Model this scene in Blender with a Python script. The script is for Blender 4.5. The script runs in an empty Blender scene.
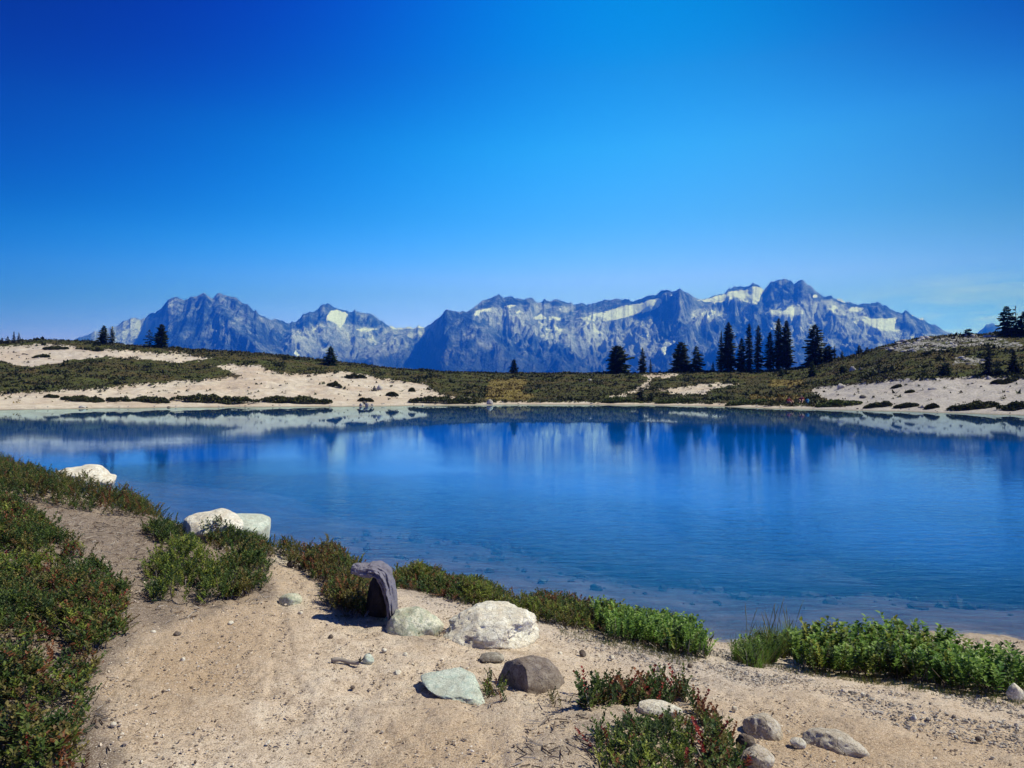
import bpy, bmesh, math, random
import numpy as np
from mathutils import Vector, Matrix

SKY_ALT, SKY_AIR, SKY_DUST, SKY_OZ = 1500, 1.0, .2, 3.0
SKY_STR = .10
CLOUD_COL = (9, 10, 11)
SUN_STR, EXPO = 4.7, 0.2
LAKE_TURB, LAKE_COL = .55, (.0002, .128, .58)
WAVE_STR, WAVE_DIST = .38, .055
HAZE, HAZE_COL = 2.0e-4, (.010, .14, 1.0)
HAZE_ABS = (.48, .62, 1.0)

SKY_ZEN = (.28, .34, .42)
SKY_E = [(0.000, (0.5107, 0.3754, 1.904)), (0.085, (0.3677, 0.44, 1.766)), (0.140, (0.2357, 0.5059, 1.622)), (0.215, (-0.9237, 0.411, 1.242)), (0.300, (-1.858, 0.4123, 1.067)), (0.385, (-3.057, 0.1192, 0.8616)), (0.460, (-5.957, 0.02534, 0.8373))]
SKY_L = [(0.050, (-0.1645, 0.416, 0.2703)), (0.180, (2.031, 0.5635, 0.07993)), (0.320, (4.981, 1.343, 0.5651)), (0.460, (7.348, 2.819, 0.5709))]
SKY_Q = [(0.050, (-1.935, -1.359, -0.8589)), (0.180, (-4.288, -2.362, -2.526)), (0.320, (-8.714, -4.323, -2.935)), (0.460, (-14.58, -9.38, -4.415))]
rng = np.random.default_rng(11)
random.seed(11)
F = 740.0           # focal length in pixels of the 1024 px wide frame
HC = 2.5            # eye height above the lake surface (lake level is z = 0)
Y0 = 384.0
scene = bpy.context.scene
COL = scene.collection

# ------------------------------------------------------------------ noise
def _hash(ix, iy, iz, seed):
    n = (ix.astype(np.int64) * 374761393 + iy.astype(np.int64) * 668265263 + iz.astype(np.int64) * 2147483647 + seed * 974634777) & 0xFFFFFFFF
    n = ((n ^ (n >> 13)) * 1274126177) & 0xFFFFFFFF
    n = ((n ^ (n >> 16)) * 2246822519) & 0xFFFFFFFF
    return ((n ^ (n >> 15)) & 0xFFFFFF) / float(0xFFFFFF)

def noise3(x, y, z, seed=0):
    x = np.asarray(x, float); y = np.asarray(y, float) + 0 * x; z = np.asarray(z, float) + 0 * x
    ix, iy, iz = np.floor(x), np.floor(y), np.floor(z)
    fx, fy, fz = x - ix, y - iy, z - iz
    fx = fx * fx * fx * (fx * (fx * 6 - 15) + 10); fy = fy * fy * fy * (fy * (fy * 6 - 15) + 10); fz = fz * fz * fz * (fz * (fz * 6 - 15) + 10)
    r = 0
    for a in (0, 1):
        for b in (0, 1):
            for c in (0, 1):
                w = (fx if a else 1 - fx) * (fy if b else 1 - fy) * (fz if c else 1 - fz)
                r = r + w * _hash(ix + a, iy + b, iz + c, seed)
    return r * 2 - 1

def noise2(x, y, seed=0):
    x = np.asarray(x, float); y = np.asarray(y, float) + 0 * x
    ix, iy = np.floor(x), np.floor(y)
    fx, fy = x - ix, y - iy
    fx = fx * fx * fx * (fx * (fx * 6 - 15) + 10); fy = fy * fy * fy * (fy * (fy * 6 - 15) + 10)
    z = np.zeros_like(ix)
    h00 = _hash(ix, iy, z, seed); h10 = _hash(ix + 1, iy, z, seed); h01 = _hash(ix, iy + 1, z, seed); h11 = _hash(ix + 1, iy + 1, z, seed)
    return ((h00 * (1 - fx) + h10 * fx) * (1 - fy) + (h01 * (1 - fx) + h11 * fx) * fy) * 2 - 1

def fbm2(x, y, oct=4, seed=0, gain=.5):
    r = 0; a = 1; t = 0
    for i in range(oct):
        r = r + a * noise2(x * 2 ** i + i * 17.3, y * 2 ** i - i * 9.1, seed + i); t += a; a *= gain
    return r / t

def fbm3(x, y, z, oct=4, seed=0, gain=.5):
    r = 0; a = 1; t = 0
    for i in range(oct):
        r = r + a * noise3(x * 2 ** i + i * 17.3, y * 2 ** i - i * 9.1, z * 2 ** i + i * 3.7, seed + i); t += a; a *= gain
    return r / t

def ridged2(x, y, oct=5, seed=0, gain=.55):
    r = 0; a = 1; t = 0; w = 1
    for i in range(oct):
        n = 1 - np.abs(noise2(x * 2 ** i + i * 31.7, y * 2 ** i + i * 11.9, seed + i)) * 1.6
        n = n * np.clip(w, .25, 1); r = r + a * n; t += a; w = np.clip(n * 1.4, 0, 1); a *= gain
    return r / t

def smooth(a, b, x):
    t = np.clip((x - a) / (b - a), 0, 1)
    return t * t * (3 - 2 * t)

def inpoly(x, y, poly):
    x = np.asarray(x); y = np.asarray(y); r = np.zeros(np.broadcast(x, y).shape, bool)
    n = len(poly)
    for i in range(n):
        x0, y0 = poly[i]; x1, y1 = poly[(i + 1) % n]
        if y0 == y1: continue
        c = ((y0 > y) != (y1 > y)) & (x < (x1 - x0) * (y - y0) / (y1 - y0) + x0)
        r ^= c
    return r

# ------------------------------------------------------------------ mesh helpers
def np_mesh(name, verts, quads=None, tris=None, smooth_shade=True, attrs=None, colors=None):
    me = bpy.data.meshes.new(name)
    verts = np.asarray(verts, np.float32).reshape(-1, 3)
    parts = []; starts = []; off = 0
    for f, k in ((quads, 4), (tris, 3)):
        if f is None or len(f) == 0: continue
        f = np.asarray(f, np.int32).reshape(-1, k)
        parts.append(f.ravel()); starts.append(off + np.arange(len(f)) * k); off += f.size
    me.vertices.add(len(verts)); me.vertices.foreach_set('co', verts.ravel())
    li = np.concatenate(parts).astype(np.int32); ls = np.concatenate(starts).astype(np.int32)
    me.loops.add(len(li)); me.loops.foreach_set('vertex_index', li)
    me.polygons.add(len(ls)); me.polygons.foreach_set('loop_start', ls)
    me.polygons.foreach_set('use_smooth', np.full(len(ls), smooth_shade, bool))
    for k, v in (attrs or {}).items():
        a = me.attributes.new(k, 'FLOAT', 'POINT'); a.data.foreach_set('value', np.asarray(v, np.float32).ravel())
    for k, v in (colors or {}).items():
        a = me.attributes.new(k, 'FLOAT_COLOR', 'POINT')
        v = np.asarray(v, np.float32)
        if v.shape[1] == 3: v = np.concatenate([v, np.ones((len(v), 1), np.float32)], 1)
        a.data.foreach_set('color', v.ravel())
    me.update(calc_edges=True); me.validate()
    return me

def link(name, me, mat=None, parent=None, loc=None):
    o = bpy.data.objects.new(name, me); COL.objects.link(o)
    if mat is not None and me is not None: me.materials.clear(); me.materials.append(mat)
    if parent is not None: o.parent = parent
    if loc is not None: o.location = loc
    return o

def tag(o, label, cat, group=None, kind=None):
    if label: o['label'] = label
    if cat: o['category'] = cat
    if group: o['group'] = group
    if kind: o['kind'] = kind
    return o

def thing(name, label, cat, loc, group=None):
    o = bpy.data.objects.new(name, None); COL.objects.link(o); o.location = loc
    o.empty_display_size = .2
    return tag(o, label, cat, group)

def grid_quads(nr, nc, wrap=False):
    r = np.arange(nr - 1)[:, None]; c = np.arange(nc if wrap else nc - 1)[None, :]
    c2 = (c + 1) % nc
    return np.stack([r * nc + c, r * nc + c2, (r + 1) * nc + c2, (r + 1) * nc + c], -1).reshape(-1, 4)

class MB:
    """collects triangles / quads for one mesh"""
    def __init__(s): s.v = []; s.q = []; s.t = []; s.c = []; s.n = 0
    def add(s, v, q=None, t=None, c=None):
        v = np.asarray(v, np.float32).reshape(-1, 3)
        if q is not None and len(q): s.q.append(np.asarray(q, np.int32).reshape(-1, 4) + s.n)
        if t is not None and len(t): s.t.append(np.asarray(t, np.int32).reshape(-1, 3) + s.n)
        s.v.append(v)
        s.c.append(np.broadcast_to(np.asarray(c if c is not None else (1, 1, 1), np.float32), (len(v), 3)))
        s.n += len(v)
    def tube(s, pts, rad, k=6, c=None, cap=True):
        pts = np.asarray(pts, float); rad = np.broadcast_to(np.asarray(rad, float), (len(pts),))
        tan = np.gradient(pts, axis=0); tan /= np.linalg.norm(tan, axis=1)[:, None] + 1e-9
        ref = np.array([0, 0, 1.]) if abs(tan[:, 2]).mean() < .8 else np.array([1., 0, 0])
        a = np.cross(tan, ref); a /= np.linalg.norm(a, axis=1)[:, None] + 1e-9; b = np.cross(tan, a)
        th = np.arange(k) / k * 2 * math.pi
        v = pts[:, None] + rad[:, None, None] * (np.cos(th)[None, :, None] * a[:, None] + np.sin(th)[None, :, None] * b[:, None])
        v = v.reshape(-1, 3); q = grid_quads(len(pts), k, True); t = []
        if cap:
            n = len(v); v = np.concatenate([v, pts[:1], pts[-1:]])
            t = [(n, (i + 1) % k, i) for i in range(k)] + [(n + 1, n - k + i, n - k + (i + 1) % k) for i in range(k)]
        s.add(v, q, t, c)
    def mesh(s, name, smooth_shade=True, color=True):
        return np_mesh(name, np.concatenate(s.v), np.concatenate(s.q) if s.q else None, np.concatenate(s.t) if s.t else None, smooth_shade,
                       colors={'tint': np.concatenate(s.c)} if color else None)

# ------------------------------------------------------------------ materials
def new_mat(name):
    m = bpy.data.materials.new(name); m.use_nodes = True
    nt = m.node_tree; nt.nodes.clear()
    out = nt.nodes.new('ShaderNodeOutputMaterial')
    return m, nt, out

class NT:
    def __init__(s, nt): s.nt = nt
    def n(s, typ, **kw):
        x = s.nt.nodes.new(typ)
        for k, v in kw.items():
            if hasattr(x, k): setattr(x, k, v)
        return x
    def l(s, a, b): s.nt.links.new(a, b)
    def noise(s, co, scale, detail=4, rough=.55, dist=0):
        x = s.n('ShaderNodeTexNoise'); x.inputs['Scale'].default_value = scale; x.inputs['Detail'].default_value = detail
        x.inputs['Roughness'].default_value = rough; x.inputs['Distortion'].default_value = dist
        if co is not None: s.l(co, x.inputs['Vector'])
        return x.outputs['Fac']
    def vor(s, co, scale, feature='F1', out='Distance', rnd=1):
        x = s.n('ShaderNodeTexVoronoi', feature=feature); x.inputs['Scale'].default_value = scale; x.inputs['Randomness'].default_value = rnd
        s.l(co, x.inputs['Vector']); return x.outputs[out]
    def ramp(s, fac, stops, interp='LINEAR'):
        x = s.n('ShaderNodeValToRGB'); cr = x.color_ramp; cr.interpolation = interp
        while len(cr.elements) < len(stops): cr.elements.new(.5)
        for e, (p, c) in zip(cr.elements, stops):
            e.position = p; e.color = (*c, 1) if not isinstance(c, (int, float)) else (c, c, c, 1)
        s.l(fac, x.inputs['Fac']); return x.outputs['Color']
    def mix(s, fac, a, b, mode='MIX'):
        x = s.n('ShaderNodeMix', data_type='RGBA', blend_type=mode)
        for v, sock in ((fac, x.inputs[0]), (a, x.inputs[6]), (b, x.inputs[7])):
            if isinstance(v, (int, float)): sock.default_value = v
            elif isinstance(v, tuple): sock.default_value = (*v, 1) if len(v) == 3 else v
            else: s.l(v, sock)
        return x.outputs[2]
    def math(s, op, a, b=None, c=None, clamp=False):
        x = s.n('ShaderNodeMath', operation=op, use_clamp=clamp)
        for v, sock in ((a, x.inputs[0]), (b, x.inputs[1]), (c, x.inputs[2])):
            if v is None: continue
            if isinstance(v, (int, float)): sock.default_value = v
            else: s.l(v, sock)
        return x.outputs[0]
    def attr(s, name, out='Fac'):
        x = s.n('ShaderNodeAttribute'); x.attribute_name = name; return x.outputs[out]
    def pos(s): return s.n('ShaderNodeNewGeometry').outputs['Position']
    def obj(s): return s.n('ShaderNodeTexCoord').outputs['Object']
    def bump(s, h, strength, dist, normal=None):
        x = s.n('ShaderNodeBump'); x.inputs['Strength'].default_value = strength; x.inputs['Distance'].default_value = dist
        s.l(h, x.inputs['Height'])
        if normal is not None: s.l(normal, x.inputs['Normal'])
        return x.outputs['Normal']
    def bsdf(s, color, rough=.85, normal=None, spec=.3):
        x = s.n('ShaderNodeBsdfPrincipled')
        if isinstance(color, tuple): x.inputs['Base Color'].default_value = (*color, 1)
        else: s.l(color, x.inputs['Base Color'])
        x.inputs['Roughness'].default_value = rough; x.inputs['Specular IOR Level'].default_value = spec
        if normal is not None: s.l(normal, x.inputs['Normal'])
        return x.outputs[0]

def mat_leaf(name, trans=.35, rough=.55):
    m, nt, out = new_mat(name); N = NT(nt)
    c = N.attr('tint', 'Color')
    nz = N.noise(N.obj(), 9, 2)
    c2 = N.mix(N.math('MULTIPLY', nz, .5), c, (.0, .0, .0))
    p = N.bsdf(c2, rough, None, .25)
    t = N.n('ShaderNodeBsdfTranslucent'); N.l(N.mix(.5, c2, (.16, .2, .02), 'ADD') if False else c2, t.inputs['Color'])
    mx = N.n('ShaderNodeMixShader'); mx.inputs[0].default_value = trans
    N.l(p, mx.inputs[1]); N.l(t.outputs[0], mx.inputs[2]); N.l(mx.outputs[0], out.inputs[0])
    return m

def mat_tint(name, rough=.85, var=.5, scale=20, bump=.3, bdist=.01):
    m, nt, out = new_mat(name); N = NT(nt)
    co = N.obj(); nz = N.noise(co, scale, 4)
    c = N.mix(N.math('MULTIPLY', nz, var), N.attr('tint', 'Color'), (.01, .01, .01))
    N.l(N.bsdf(c, rough, N.bump(nz, bump, bdist)), out.inputs[0]); return m

def mat_rock(name, base, dark, stain, lichen=None, lich_amt=.5, scale=1.0, bump=.6):
    m, nt, out = new_mat(name); N = NT(nt); co = N.obj()
    big = N.noise(co, 3.2 * scale, 5, .6, .3); fine = N.noise(co, 26 * scale, 6, .7); sp = N.noise(co, 90 * scale, 3, .6)
    c = N.mix(N.ramp(big, [(.36, 0), (.62, 1)]), stain, base)
    c = N.mix(N.ramp(fine, [(.36, .85), (.5, 0)]), c, dark)
    c = N.mix(N.ramp(sp, [(.58, 0), (.66, .6)]), c, dark)
    if lichen:
        c = N.mix(N.math('MULTIPLY', N.ramp(N.noise(co, 6 * scale, 5, .65), [(.5, 0), (.6, 1)]), lich_amt), c, lichen)
    h = N.math('ADD', N.math('MULTIPLY', big, .6), N.math('ADD', N.math('MULTIPLY', fine, .5), N.math('MULTIPLY', sp, .12)))
    crack = N.vor(co, 4.5 * scale, 'DISTANCE_TO_EDGE')
    cr = N.ramp(crack, [(0, 0), (.05, 1)])
    c = N.mix(N.math('MULTIPLY', N.math('SUBTRACT', 1, cr), .35), c, dark)
    h = N.math('ADD', h, N.math('MULTIPLY', cr, .15))
    N.l(N.bsdf(c, .9, N.bump(h, bump, .035 / scale), .2), out.inputs[0]); return m

# ------------------------------------------------------------------ near ground: height field from surveyed points
CP = []   # (x, y, z)
def cpx(px, py, z):
    d = (HC - z) * F / (py - Y0); CP.append(((px - 512) / F * d, d, z))
for a in [(-60, 768, 1.05), (40, 768, 1.0), (150, 768, .95), (300, 768, .90), (512, 768, .86), (640, 768, .84), (750, 768, .78), (900, 768, .70), (1030, 768, .64),
          (30, 690, 1.02), (200, 690, .91), (420, 690, .84), (560, 690, .78), (660, 690, .70), (800, 700, .58), (900, 700, .50), (1000, 715, .48),
          (60, 610, 1.05), (250, 640, .88), (380, 622, .80), (500, 650, .74), (600, 640, .52), (680, 650, .36),
          (-60, 560, 1.18), (0, 540, 1.16), (150, 560, 1.0), (290, 560, .80), (275, 548, .70), (200, 538, .93), (60, 520, 1.10), (120, 505, .95),
          (-80, 490, 1.25), (0, 480, 1.15), (70, 490, .95),
          (450, 592, .58), (560, 615, .42), (400, 580, .55), (330, 560, .62),
          (725, 650, .10), (740, 641, .03), (800, 668, .24), (860, 682, .32), (950, 690, .34), (1030, 702, .36), (1130, 720, .42)]:
    cpx(*a)
SHORE = [(-16.5, 24.5), (-14.0, 21.0), (-10.4, 17.0), (-8.0, 14.4), (-5.8, 12.4), (-3.9, 11.0), (-2.3, 9.9), (-1.0, 9.1), (.2, 8.45), (1.0, 7.95), (1.75, 7.45), (2.25, 7.2), (2.9, 7.25), (3.8, 7.35), (4.9, 7.3), (6.2, 7.0), (8, 6.4)]
for i, (x, y) in enumerate(SHORE):
    CP.append((x, y, 0.0))
    a = SHORE[max(0, i - 1)]; b = SHORE[min(len(SHORE) - 1, i + 1)]
    tx, ty = b[0] - a[0], b[1] - a[1]; L = math.hypot(tx, ty); nx, ny = -ty / L, tx / L
    for dd, zz in ((1.2, -.16), (3.0, -.5), (7, -1.5), (14, -3.2)):
        CP.append((x + nx * dd, y + ny * dd, zz))
CP += [(-24, 27, .3), (-22, 20, 1.2), (-16, 16, 1.3), (-14, 10, 1.35), (-12, 4, 1.3), (-10, -3, 1.3), (-4, -3, 1.1), (0, -2, .95), (0, 1, .92), (4, -3, .85), (5, 1.5, .66), (9, 3, .5), (10, -3, .8), (14, 3, .5), (13, 5.2, .1), (15, 7, -.3), (24, 12, -2.5), (6, 10.5, -1.0), (7, 13, -2.0), (4, 14.5, -2.8), (10, 10, -1.2), (10, 16, -3), (2, 18, -3.6), (-4, 22, -3.8), (16, 18, -4), (3, 24, -5), (0, -12, 1.2), (-16, -12, 1.6), (14, -12, 1.0), (-30, 4, 1.6)]
CP = np.array(CP)
def _tps_fit(P, lam=.002):
    n = len(P); d2 = ((P[:, None, :2] - P[None, :, :2]) ** 2).sum(-1)
    K = .5 * d2 * np.log(d2 + 1e-9); K[np.arange(n), np.arange(n)] = lam * n
    A = np.zeros((n + 3, n + 3)); A[:n, :n] = K; A[:n, n] = 1; A[:n, n + 1:] = P[:, :2]; A[n, :n] = 1; A[n + 1:, :n] = P[:, :2].T
    return np.linalg.solve(A, np.concatenate([P[:, 2], np.zeros(3)]))
TW = _tps_fit(CP)
def _tps(x, y):
    n = len(CP); r = TW[n] + TW[n + 1] * x + TW[n + 2] * y
    for i in range(n):
        d2 = (x - CP[i, 0]) ** 2 + (y - CP[i, 1]) ** 2
        r = r + TW[i] * .5 * d2 * np.log(d2 + 1e-9)
    return r
def ground_z(x, y):
    x = np.asarray(x, float); y = np.asarray(y, float) + 0 * x
    sh = x.shape; x = x.ravel(); y = y.ravel()
    r = np.concatenate([_tps(x[i:i + 60000], y[i:i + 60000]) for i in range(0, max(1, len(x)), 60000)])
    r = np.clip(r, -6, 2.2)
    r = r + .035 * fbm2(x * .9, y * .9, 3, 5) + .012 * fbm2(x * 4, y * 4, 3, 8)
    return r.reshape(sh)
_RAYD = np.concatenate([np.arange(2.2, 12, .02), np.arange(12, 34, .06)])
def ray(px, py):
    """first point of the near ground along the line of sight"""
    x = (px - 512) / F * _RAYD; z = HC - (py - Y0) / F * _RAYD
    g = ground_z(x, _RAYD)
    k = np.argmax(z <= np.maximum(g, 0))
    return np.array([x[k], _RAYD[k], g[k]])
# ------------------------------------------------------------------ camera, sun, sky
cam_d = bpy.data.cameras.new('camera'); cam = bpy.data.objects.new('camera', cam_d); COL.objects.link(cam)
cam.location = (0, 0, HC); cam.rotation_euler = (math.pi / 2, 0, 0)
cam_d.sensor_width = 36; cam_d.lens = F / 1024 * 36; cam_d.clip_start = .05; cam_d.clip_end = 60000
scene.camera = cam
SUN_EL, SUN_AZ = math.radians(52), math.radians(90)
w = bpy.data.worlds.new('World'); scene.world = w; w.use_nodes = True
nt = w.node_tree; N = NT(nt)
sky = nt.nodes.new('ShaderNodeTexSky'); sky.sky_type = 'NISHITA'; sky.sun_disc = False
sky.sun_elevation = SUN_EL; sky.sun_rotation = SUN_AZ
sky.altitude = SKY_ALT; sky.air_density = SKY_AIR; sky.dust_density = SKY_DUST; sky.ozone_density = SKY_OZ
gc = nt.nodes.new('ShaderNodeTexCoord').outputs['Generated']
sx = nt.nodes.new('ShaderNodeSeparateXYZ'); N.l(gc, sx.inputs[0])
azim = N.math('ARCTAN2', sx.outputs[0], sx.outputs[1])              # 0 straight ahead, towards the sun positive
# clear high-altitude air: deep polarised blue a right angle away from the sun, paler towards the horizon
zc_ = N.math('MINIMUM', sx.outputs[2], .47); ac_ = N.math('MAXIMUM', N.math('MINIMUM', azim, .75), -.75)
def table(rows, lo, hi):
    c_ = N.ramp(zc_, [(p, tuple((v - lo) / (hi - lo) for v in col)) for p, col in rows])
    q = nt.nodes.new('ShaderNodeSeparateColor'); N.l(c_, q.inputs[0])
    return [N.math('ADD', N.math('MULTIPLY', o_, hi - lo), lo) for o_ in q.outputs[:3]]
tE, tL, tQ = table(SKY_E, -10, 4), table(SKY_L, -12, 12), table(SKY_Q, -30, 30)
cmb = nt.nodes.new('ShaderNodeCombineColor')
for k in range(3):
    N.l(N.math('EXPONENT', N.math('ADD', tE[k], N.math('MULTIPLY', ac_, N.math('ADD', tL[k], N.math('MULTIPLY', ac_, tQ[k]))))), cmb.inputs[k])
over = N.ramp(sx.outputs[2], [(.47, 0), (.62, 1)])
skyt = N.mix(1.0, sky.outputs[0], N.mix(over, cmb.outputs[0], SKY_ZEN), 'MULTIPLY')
# a thin veil of cirrus low in the sky, right of the range
mp = nt.nodes.new('ShaderNodeMapping'); mp.inputs['Scale'].default_value = (3.5, 3.5, 26); N.l(gc, mp.inputs[0])
cn = N.noise(mp.outputs[0], 1.6, 5, .55, .4)
band = N.math('MULTIPLY', N.ramp(sx.outputs[2], [(.03, 0), (.075, 1), (.095, .7), (.13, 0)]), N.ramp(azim, [(.40, 0), (.52, 1), (.7, .8), (.9, 0)]))
cf = N.math('MULTIPLY', N.math('MULTIPLY', N.ramp(cn, [(.4, 0), (.62, 1)]), band), .85)
skyc = N.mix(cf, skyt, CLOUD_COL)
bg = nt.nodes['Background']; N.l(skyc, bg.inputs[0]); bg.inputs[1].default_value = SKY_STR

sd = bpy.data.lights.new('sun', 'SUN'); so = bpy.data.objects.new('sun', sd); COL.objects.link(so)
sd.energy = SUN_STR; sd.angle = math.radians(.53); sd.color = (1, .965, .93)
sv = Vector((math.sin(SUN_AZ) * math.cos(SUN_EL), math.cos(SUN_AZ) * math.cos(SUN_EL), math.sin(SUN_EL)))
so.rotation_euler = sv.to_track_quat('Z', 'Y').to_euler(); so.location = (20, 10, 30)

vs = scene.view_settings; vs.view_transform = 'Standard'; vs.look = 'None'; vs.exposure = EXPO; vs.gamma = 1; vs.use_curve_mapping = False
scene.display_settings.display_device = 'sRGB'
cy = scene.cycles
cy.use_denoising = True; cy.denoiser = 'OPENIMAGEDENOISE'; cy.denoising_input_passes = 'RGB_ALBEDO_NORMAL'; cy.denoising_prefilter = 'ACCURATE'
cy.max_bounces = 8; cy.diffuse_bounces = 2; cy.glossy_bounces = 3; cy.transmission_bounces = 3; cy.volume_bounces = 0; cy.transparent_max_bounces = 12
cy.sample_clamp_indirect = 6; cy.use_adaptive_sampling = True; cy.adaptive_threshold = .01
cy.caustics_reflective = False; cy.caustics_refractive = False

# ------------------------------------------------------------------ far shore (height field)
PX = np.arange(-420, 1461, 1.0)
def curve(pts, x): p = np.array(pts, float); return np.interp(x, p[:, 0], p[:, 1])
SHORE_PY = [(-420, 424), (-200, 414), (0, 410), (100, 408.5), (180, 407.5), (256, 407), (360, 406.5), (430, 406), (512, 404.8), (640, 405.2), (720, 406.5), (768, 408.5), (830, 410), (900, 411.5), (960, 413.5), (1024, 415.5), (1150, 420), (1460, 440)]
CREST_PY = [(-420, 352), (-200, 343), (-100, 340), (0, 341.5), (40, 340), (90, 341), (130, 345), (165, 347), (200, 349.5), (260, 353.5), (300, 357.5), (340, 362), (375, 366.5), (400, 369.5), (440, 372), (480, 373), (640, 373), (700, 372), (760, 370.5), (795, 368), (820, 364), (840, 359.5), (860, 354.5), (880, 347.5), (905, 341), (930, 337.5), (960, 335.5), (1000, 333.5), (1024, 332.5), (1150, 326), (1300, 330), (1460, 345)]
def bl(v, k):
    return np.convolve(np.pad(v, k, mode='edge'), np.ones(2 * k + 1) / (2 * k + 1), 'valid')
ys_ = bl(curve(SHORE_PY, PX), 6) + .35 * fbm2(PX / 26, 0 * PX, 3, 3)
yc_ = bl(curve(CREST_PY, PX), 5) + .5 * fbm2(PX / 12, 0 * PX, 3, 4)
ds_ = HC * F / (ys_ - Y0)
dc_ = bl(curve([(-420, 105), (0, 128), (300, 132), (500, 138), (700, 136), (800, 128), (900, 112), (1024, 108), (1460, 90)], PX), 20)
def far_point(px, t):
    """world point of the far shore: t 0 at the water line, 1 at the crest, >1 behind it"""
    px = np.asarray(px, float); t = np.asarray(t, float) + 0 * px
    ys = np.interp(px, PX, ys_); yc = np.interp(px, PX, yc_); ds = np.interp(px, PX, ds_); dc = np.interp(px, PX, dc_)
    d = ds + t * (dc - ds)
    s = np.clip(t, 0, 1); s = s * (1.18 - .18 * s)
    py = ys + (yc - ys) * s
    z = HC + (Y0 - py) * d / F
    zc = HC + (Y0 - yc) * dc / F
    over = np.clip(d - dc, 0, None)
    z = np.where(t > 1, zc - over * .05 - np.clip(over - 60, 0, None) * .22, z)
    z = np.where(t < 0, t * (dc - ds) * .055, z)
    X = (px - 512) / F * d
    amp = smooth(.06, .3, t) * (1 - .75 * smooth(.82, 1, t)) * (t < 1.6)
    z = z + amp * (.42 * fbm2(X * .14, d * .14, 3, 21) + .22 * fbm2(X * .6, d * .6, 3, 22))
    z = z + .05 * fbm2(X * 1.1, d * 1.1, 2, 27) * smooth(0, .05, t) * (t < 1.2)
    return X, d, z
TF = np.concatenate([np.linspace(-.6, 0, 10)[:-1], np.linspace(0, 1, 190), 1 + np.array([.01, .03, .06, .1, .2, .35, .6, 1, 1.6, 2.6, 4, 6.5, 10, 16, 25, 40, 60])])
PXg, Tg = np.meshgrid(PX, TF)
FX, FY, FZ = far_point(PXg, Tg)
FZ = np.maximum(FZ, -150)
FPX = PXg; FPY = Y0 - (FZ - HC) * F / FY      # where each vertex is seen from the path, used to survey the sand patches
_ct = np.linspace(0, 1.0, 300)
def far_hit(px, py, back=0.0):
    """first point of the far shore seen at this pixel (or the crest)"""
    X, d, z = far_point(np.full(300, float(px)), _ct)
    p = Y0 - (z - HC) * F / d
    k = np.argmax(p <= py) if (p <= py).any() else 299
    t = _ct[k] + back
    X, d, z = far_point(np.array([float(px)]), np.array([t]))
    return np.array([X[0], d[0], z[0]])

SAND = [
 [(-420, 350), (-100, 346), (0, 347), (20, 346), (55, 344), (75, 347), (100, 349), (130, 351), (160, 354), (185, 356), (210, 357.5), (205, 360), (180, 363), (150, 360), (130, 358.5), (105, 358), (80, 360), (60, 364), (30, 367), (0, 362), (-100, 362), (-420, 372)],
 [(-420, 404), (-100, 397), (0, 394), (25, 392), (60, 391), (105, 387.5), (140, 384), (180, 381), (215, 379), (238, 377), (228, 370), (208, 366.5), (230, 364.5), (256, 366), (270, 371), (290, 374.5), (322, 374), (330, 371.5), (350, 372), (368, 376), (400, 380.5), (425, 384), (432, 390), (445, 395), (470, 398.5), (476, 400), (476, 415), (0, 430), (-420, 440)],
 [(470, 402.5), (560, 402), (640, 402.5), (720, 403.5), (770, 405.3), (840, 406.5), (900, 405), (900, 420), (470, 415)],
 [(608, 398), (630, 392), (642, 386), (648, 379.5), (640, 376.5), (655, 373.5), (687, 374), (674, 377), (654, 379.5), (652, 385), (646, 390), (624, 398)],
 [(655, 389.5), (690, 386.5), (712, 383.5), (745, 383), (737, 386), (712, 389), (705, 395.5), (672, 394.5)],
 [(808, 388), (830, 386), (850, 384), (900, 380.5), (960, 378), (1000, 377), (1060, 377), (1460, 380), (1460, 460), (1024, 425), (950, 420), (880, 415), (835, 403), (815, 397)],
 [(165, 351), (190, 353), (188, 355), (168, 353)], [(172, 358), (195, 359), (180, 362.5)], [(333, 372), (364, 374), (350, 376)],
]
GRASS = [[(486, 381), (510, 379), (530, 381), (522, 392), (535, 398), (530, 401), (486, 401)], [(768, 381), (800, 380), (806, 386), (790, 389), (768, 386)], [(750, 396), (800, 397), (806, 402), (750, 402)],
         [(0, 399), (25, 399), (50, 403), (0, 405)], [(80, 402), (150, 402), (150, 405), (80, 405)]]
ROCKY = [[(880, 349), (905, 341), (940, 337), (1000, 335), (1005, 341), (985, 347), (945, 352), (900, 353)], [(955, 358), (985, 358), (985, 366), (955, 366)]  , [(990, 343), (1024, 343), (1024, 350), (990, 350)]]
def far_jit(px, py):
    return 7 * fbm2(px / 14, py / 4, 4, 41, .65), 2.6 * fbm2(px / 9, py / 3, 4, 42, .65)
jx, jy = far_jit(FPX, FPY)
def mask_of(polys):
    m = np.zeros(FPX.shape)
    for p in polys:
        m = np.maximum(m, inpoly(FPX + jx, FPY + jy, p))
    return m
vis = (Tg < 1.3)
m_s = mask_of(SAND) * vis; m_g = mask_of(GRASS) * vis; m_r = mask_of(ROCKY) * vis
m_s = np.maximum(m_s, (Tg < .035))
def blur(m, n=1):
    for _ in range(n):
        p = np.pad(m, 1, mode='edge'); m = (p[1:-1, 1:-1] * 2 + p[:-2, 1:-1] + p[2:, 1:-1] + p[1:-1, :-2] + p[1:-1, 2:]) / 6
    return m
m_s, m_g, m_r = blur(m_s, 1), blur(m_g, 3), blur(m_r, 2)
# vegetated parts stand a little proud of the sand
FZ = FZ + .14 * (1 - m_s) * smooth(.03, .1, Tg) * (1 - smooth(.9, 1, Tg))

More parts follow.
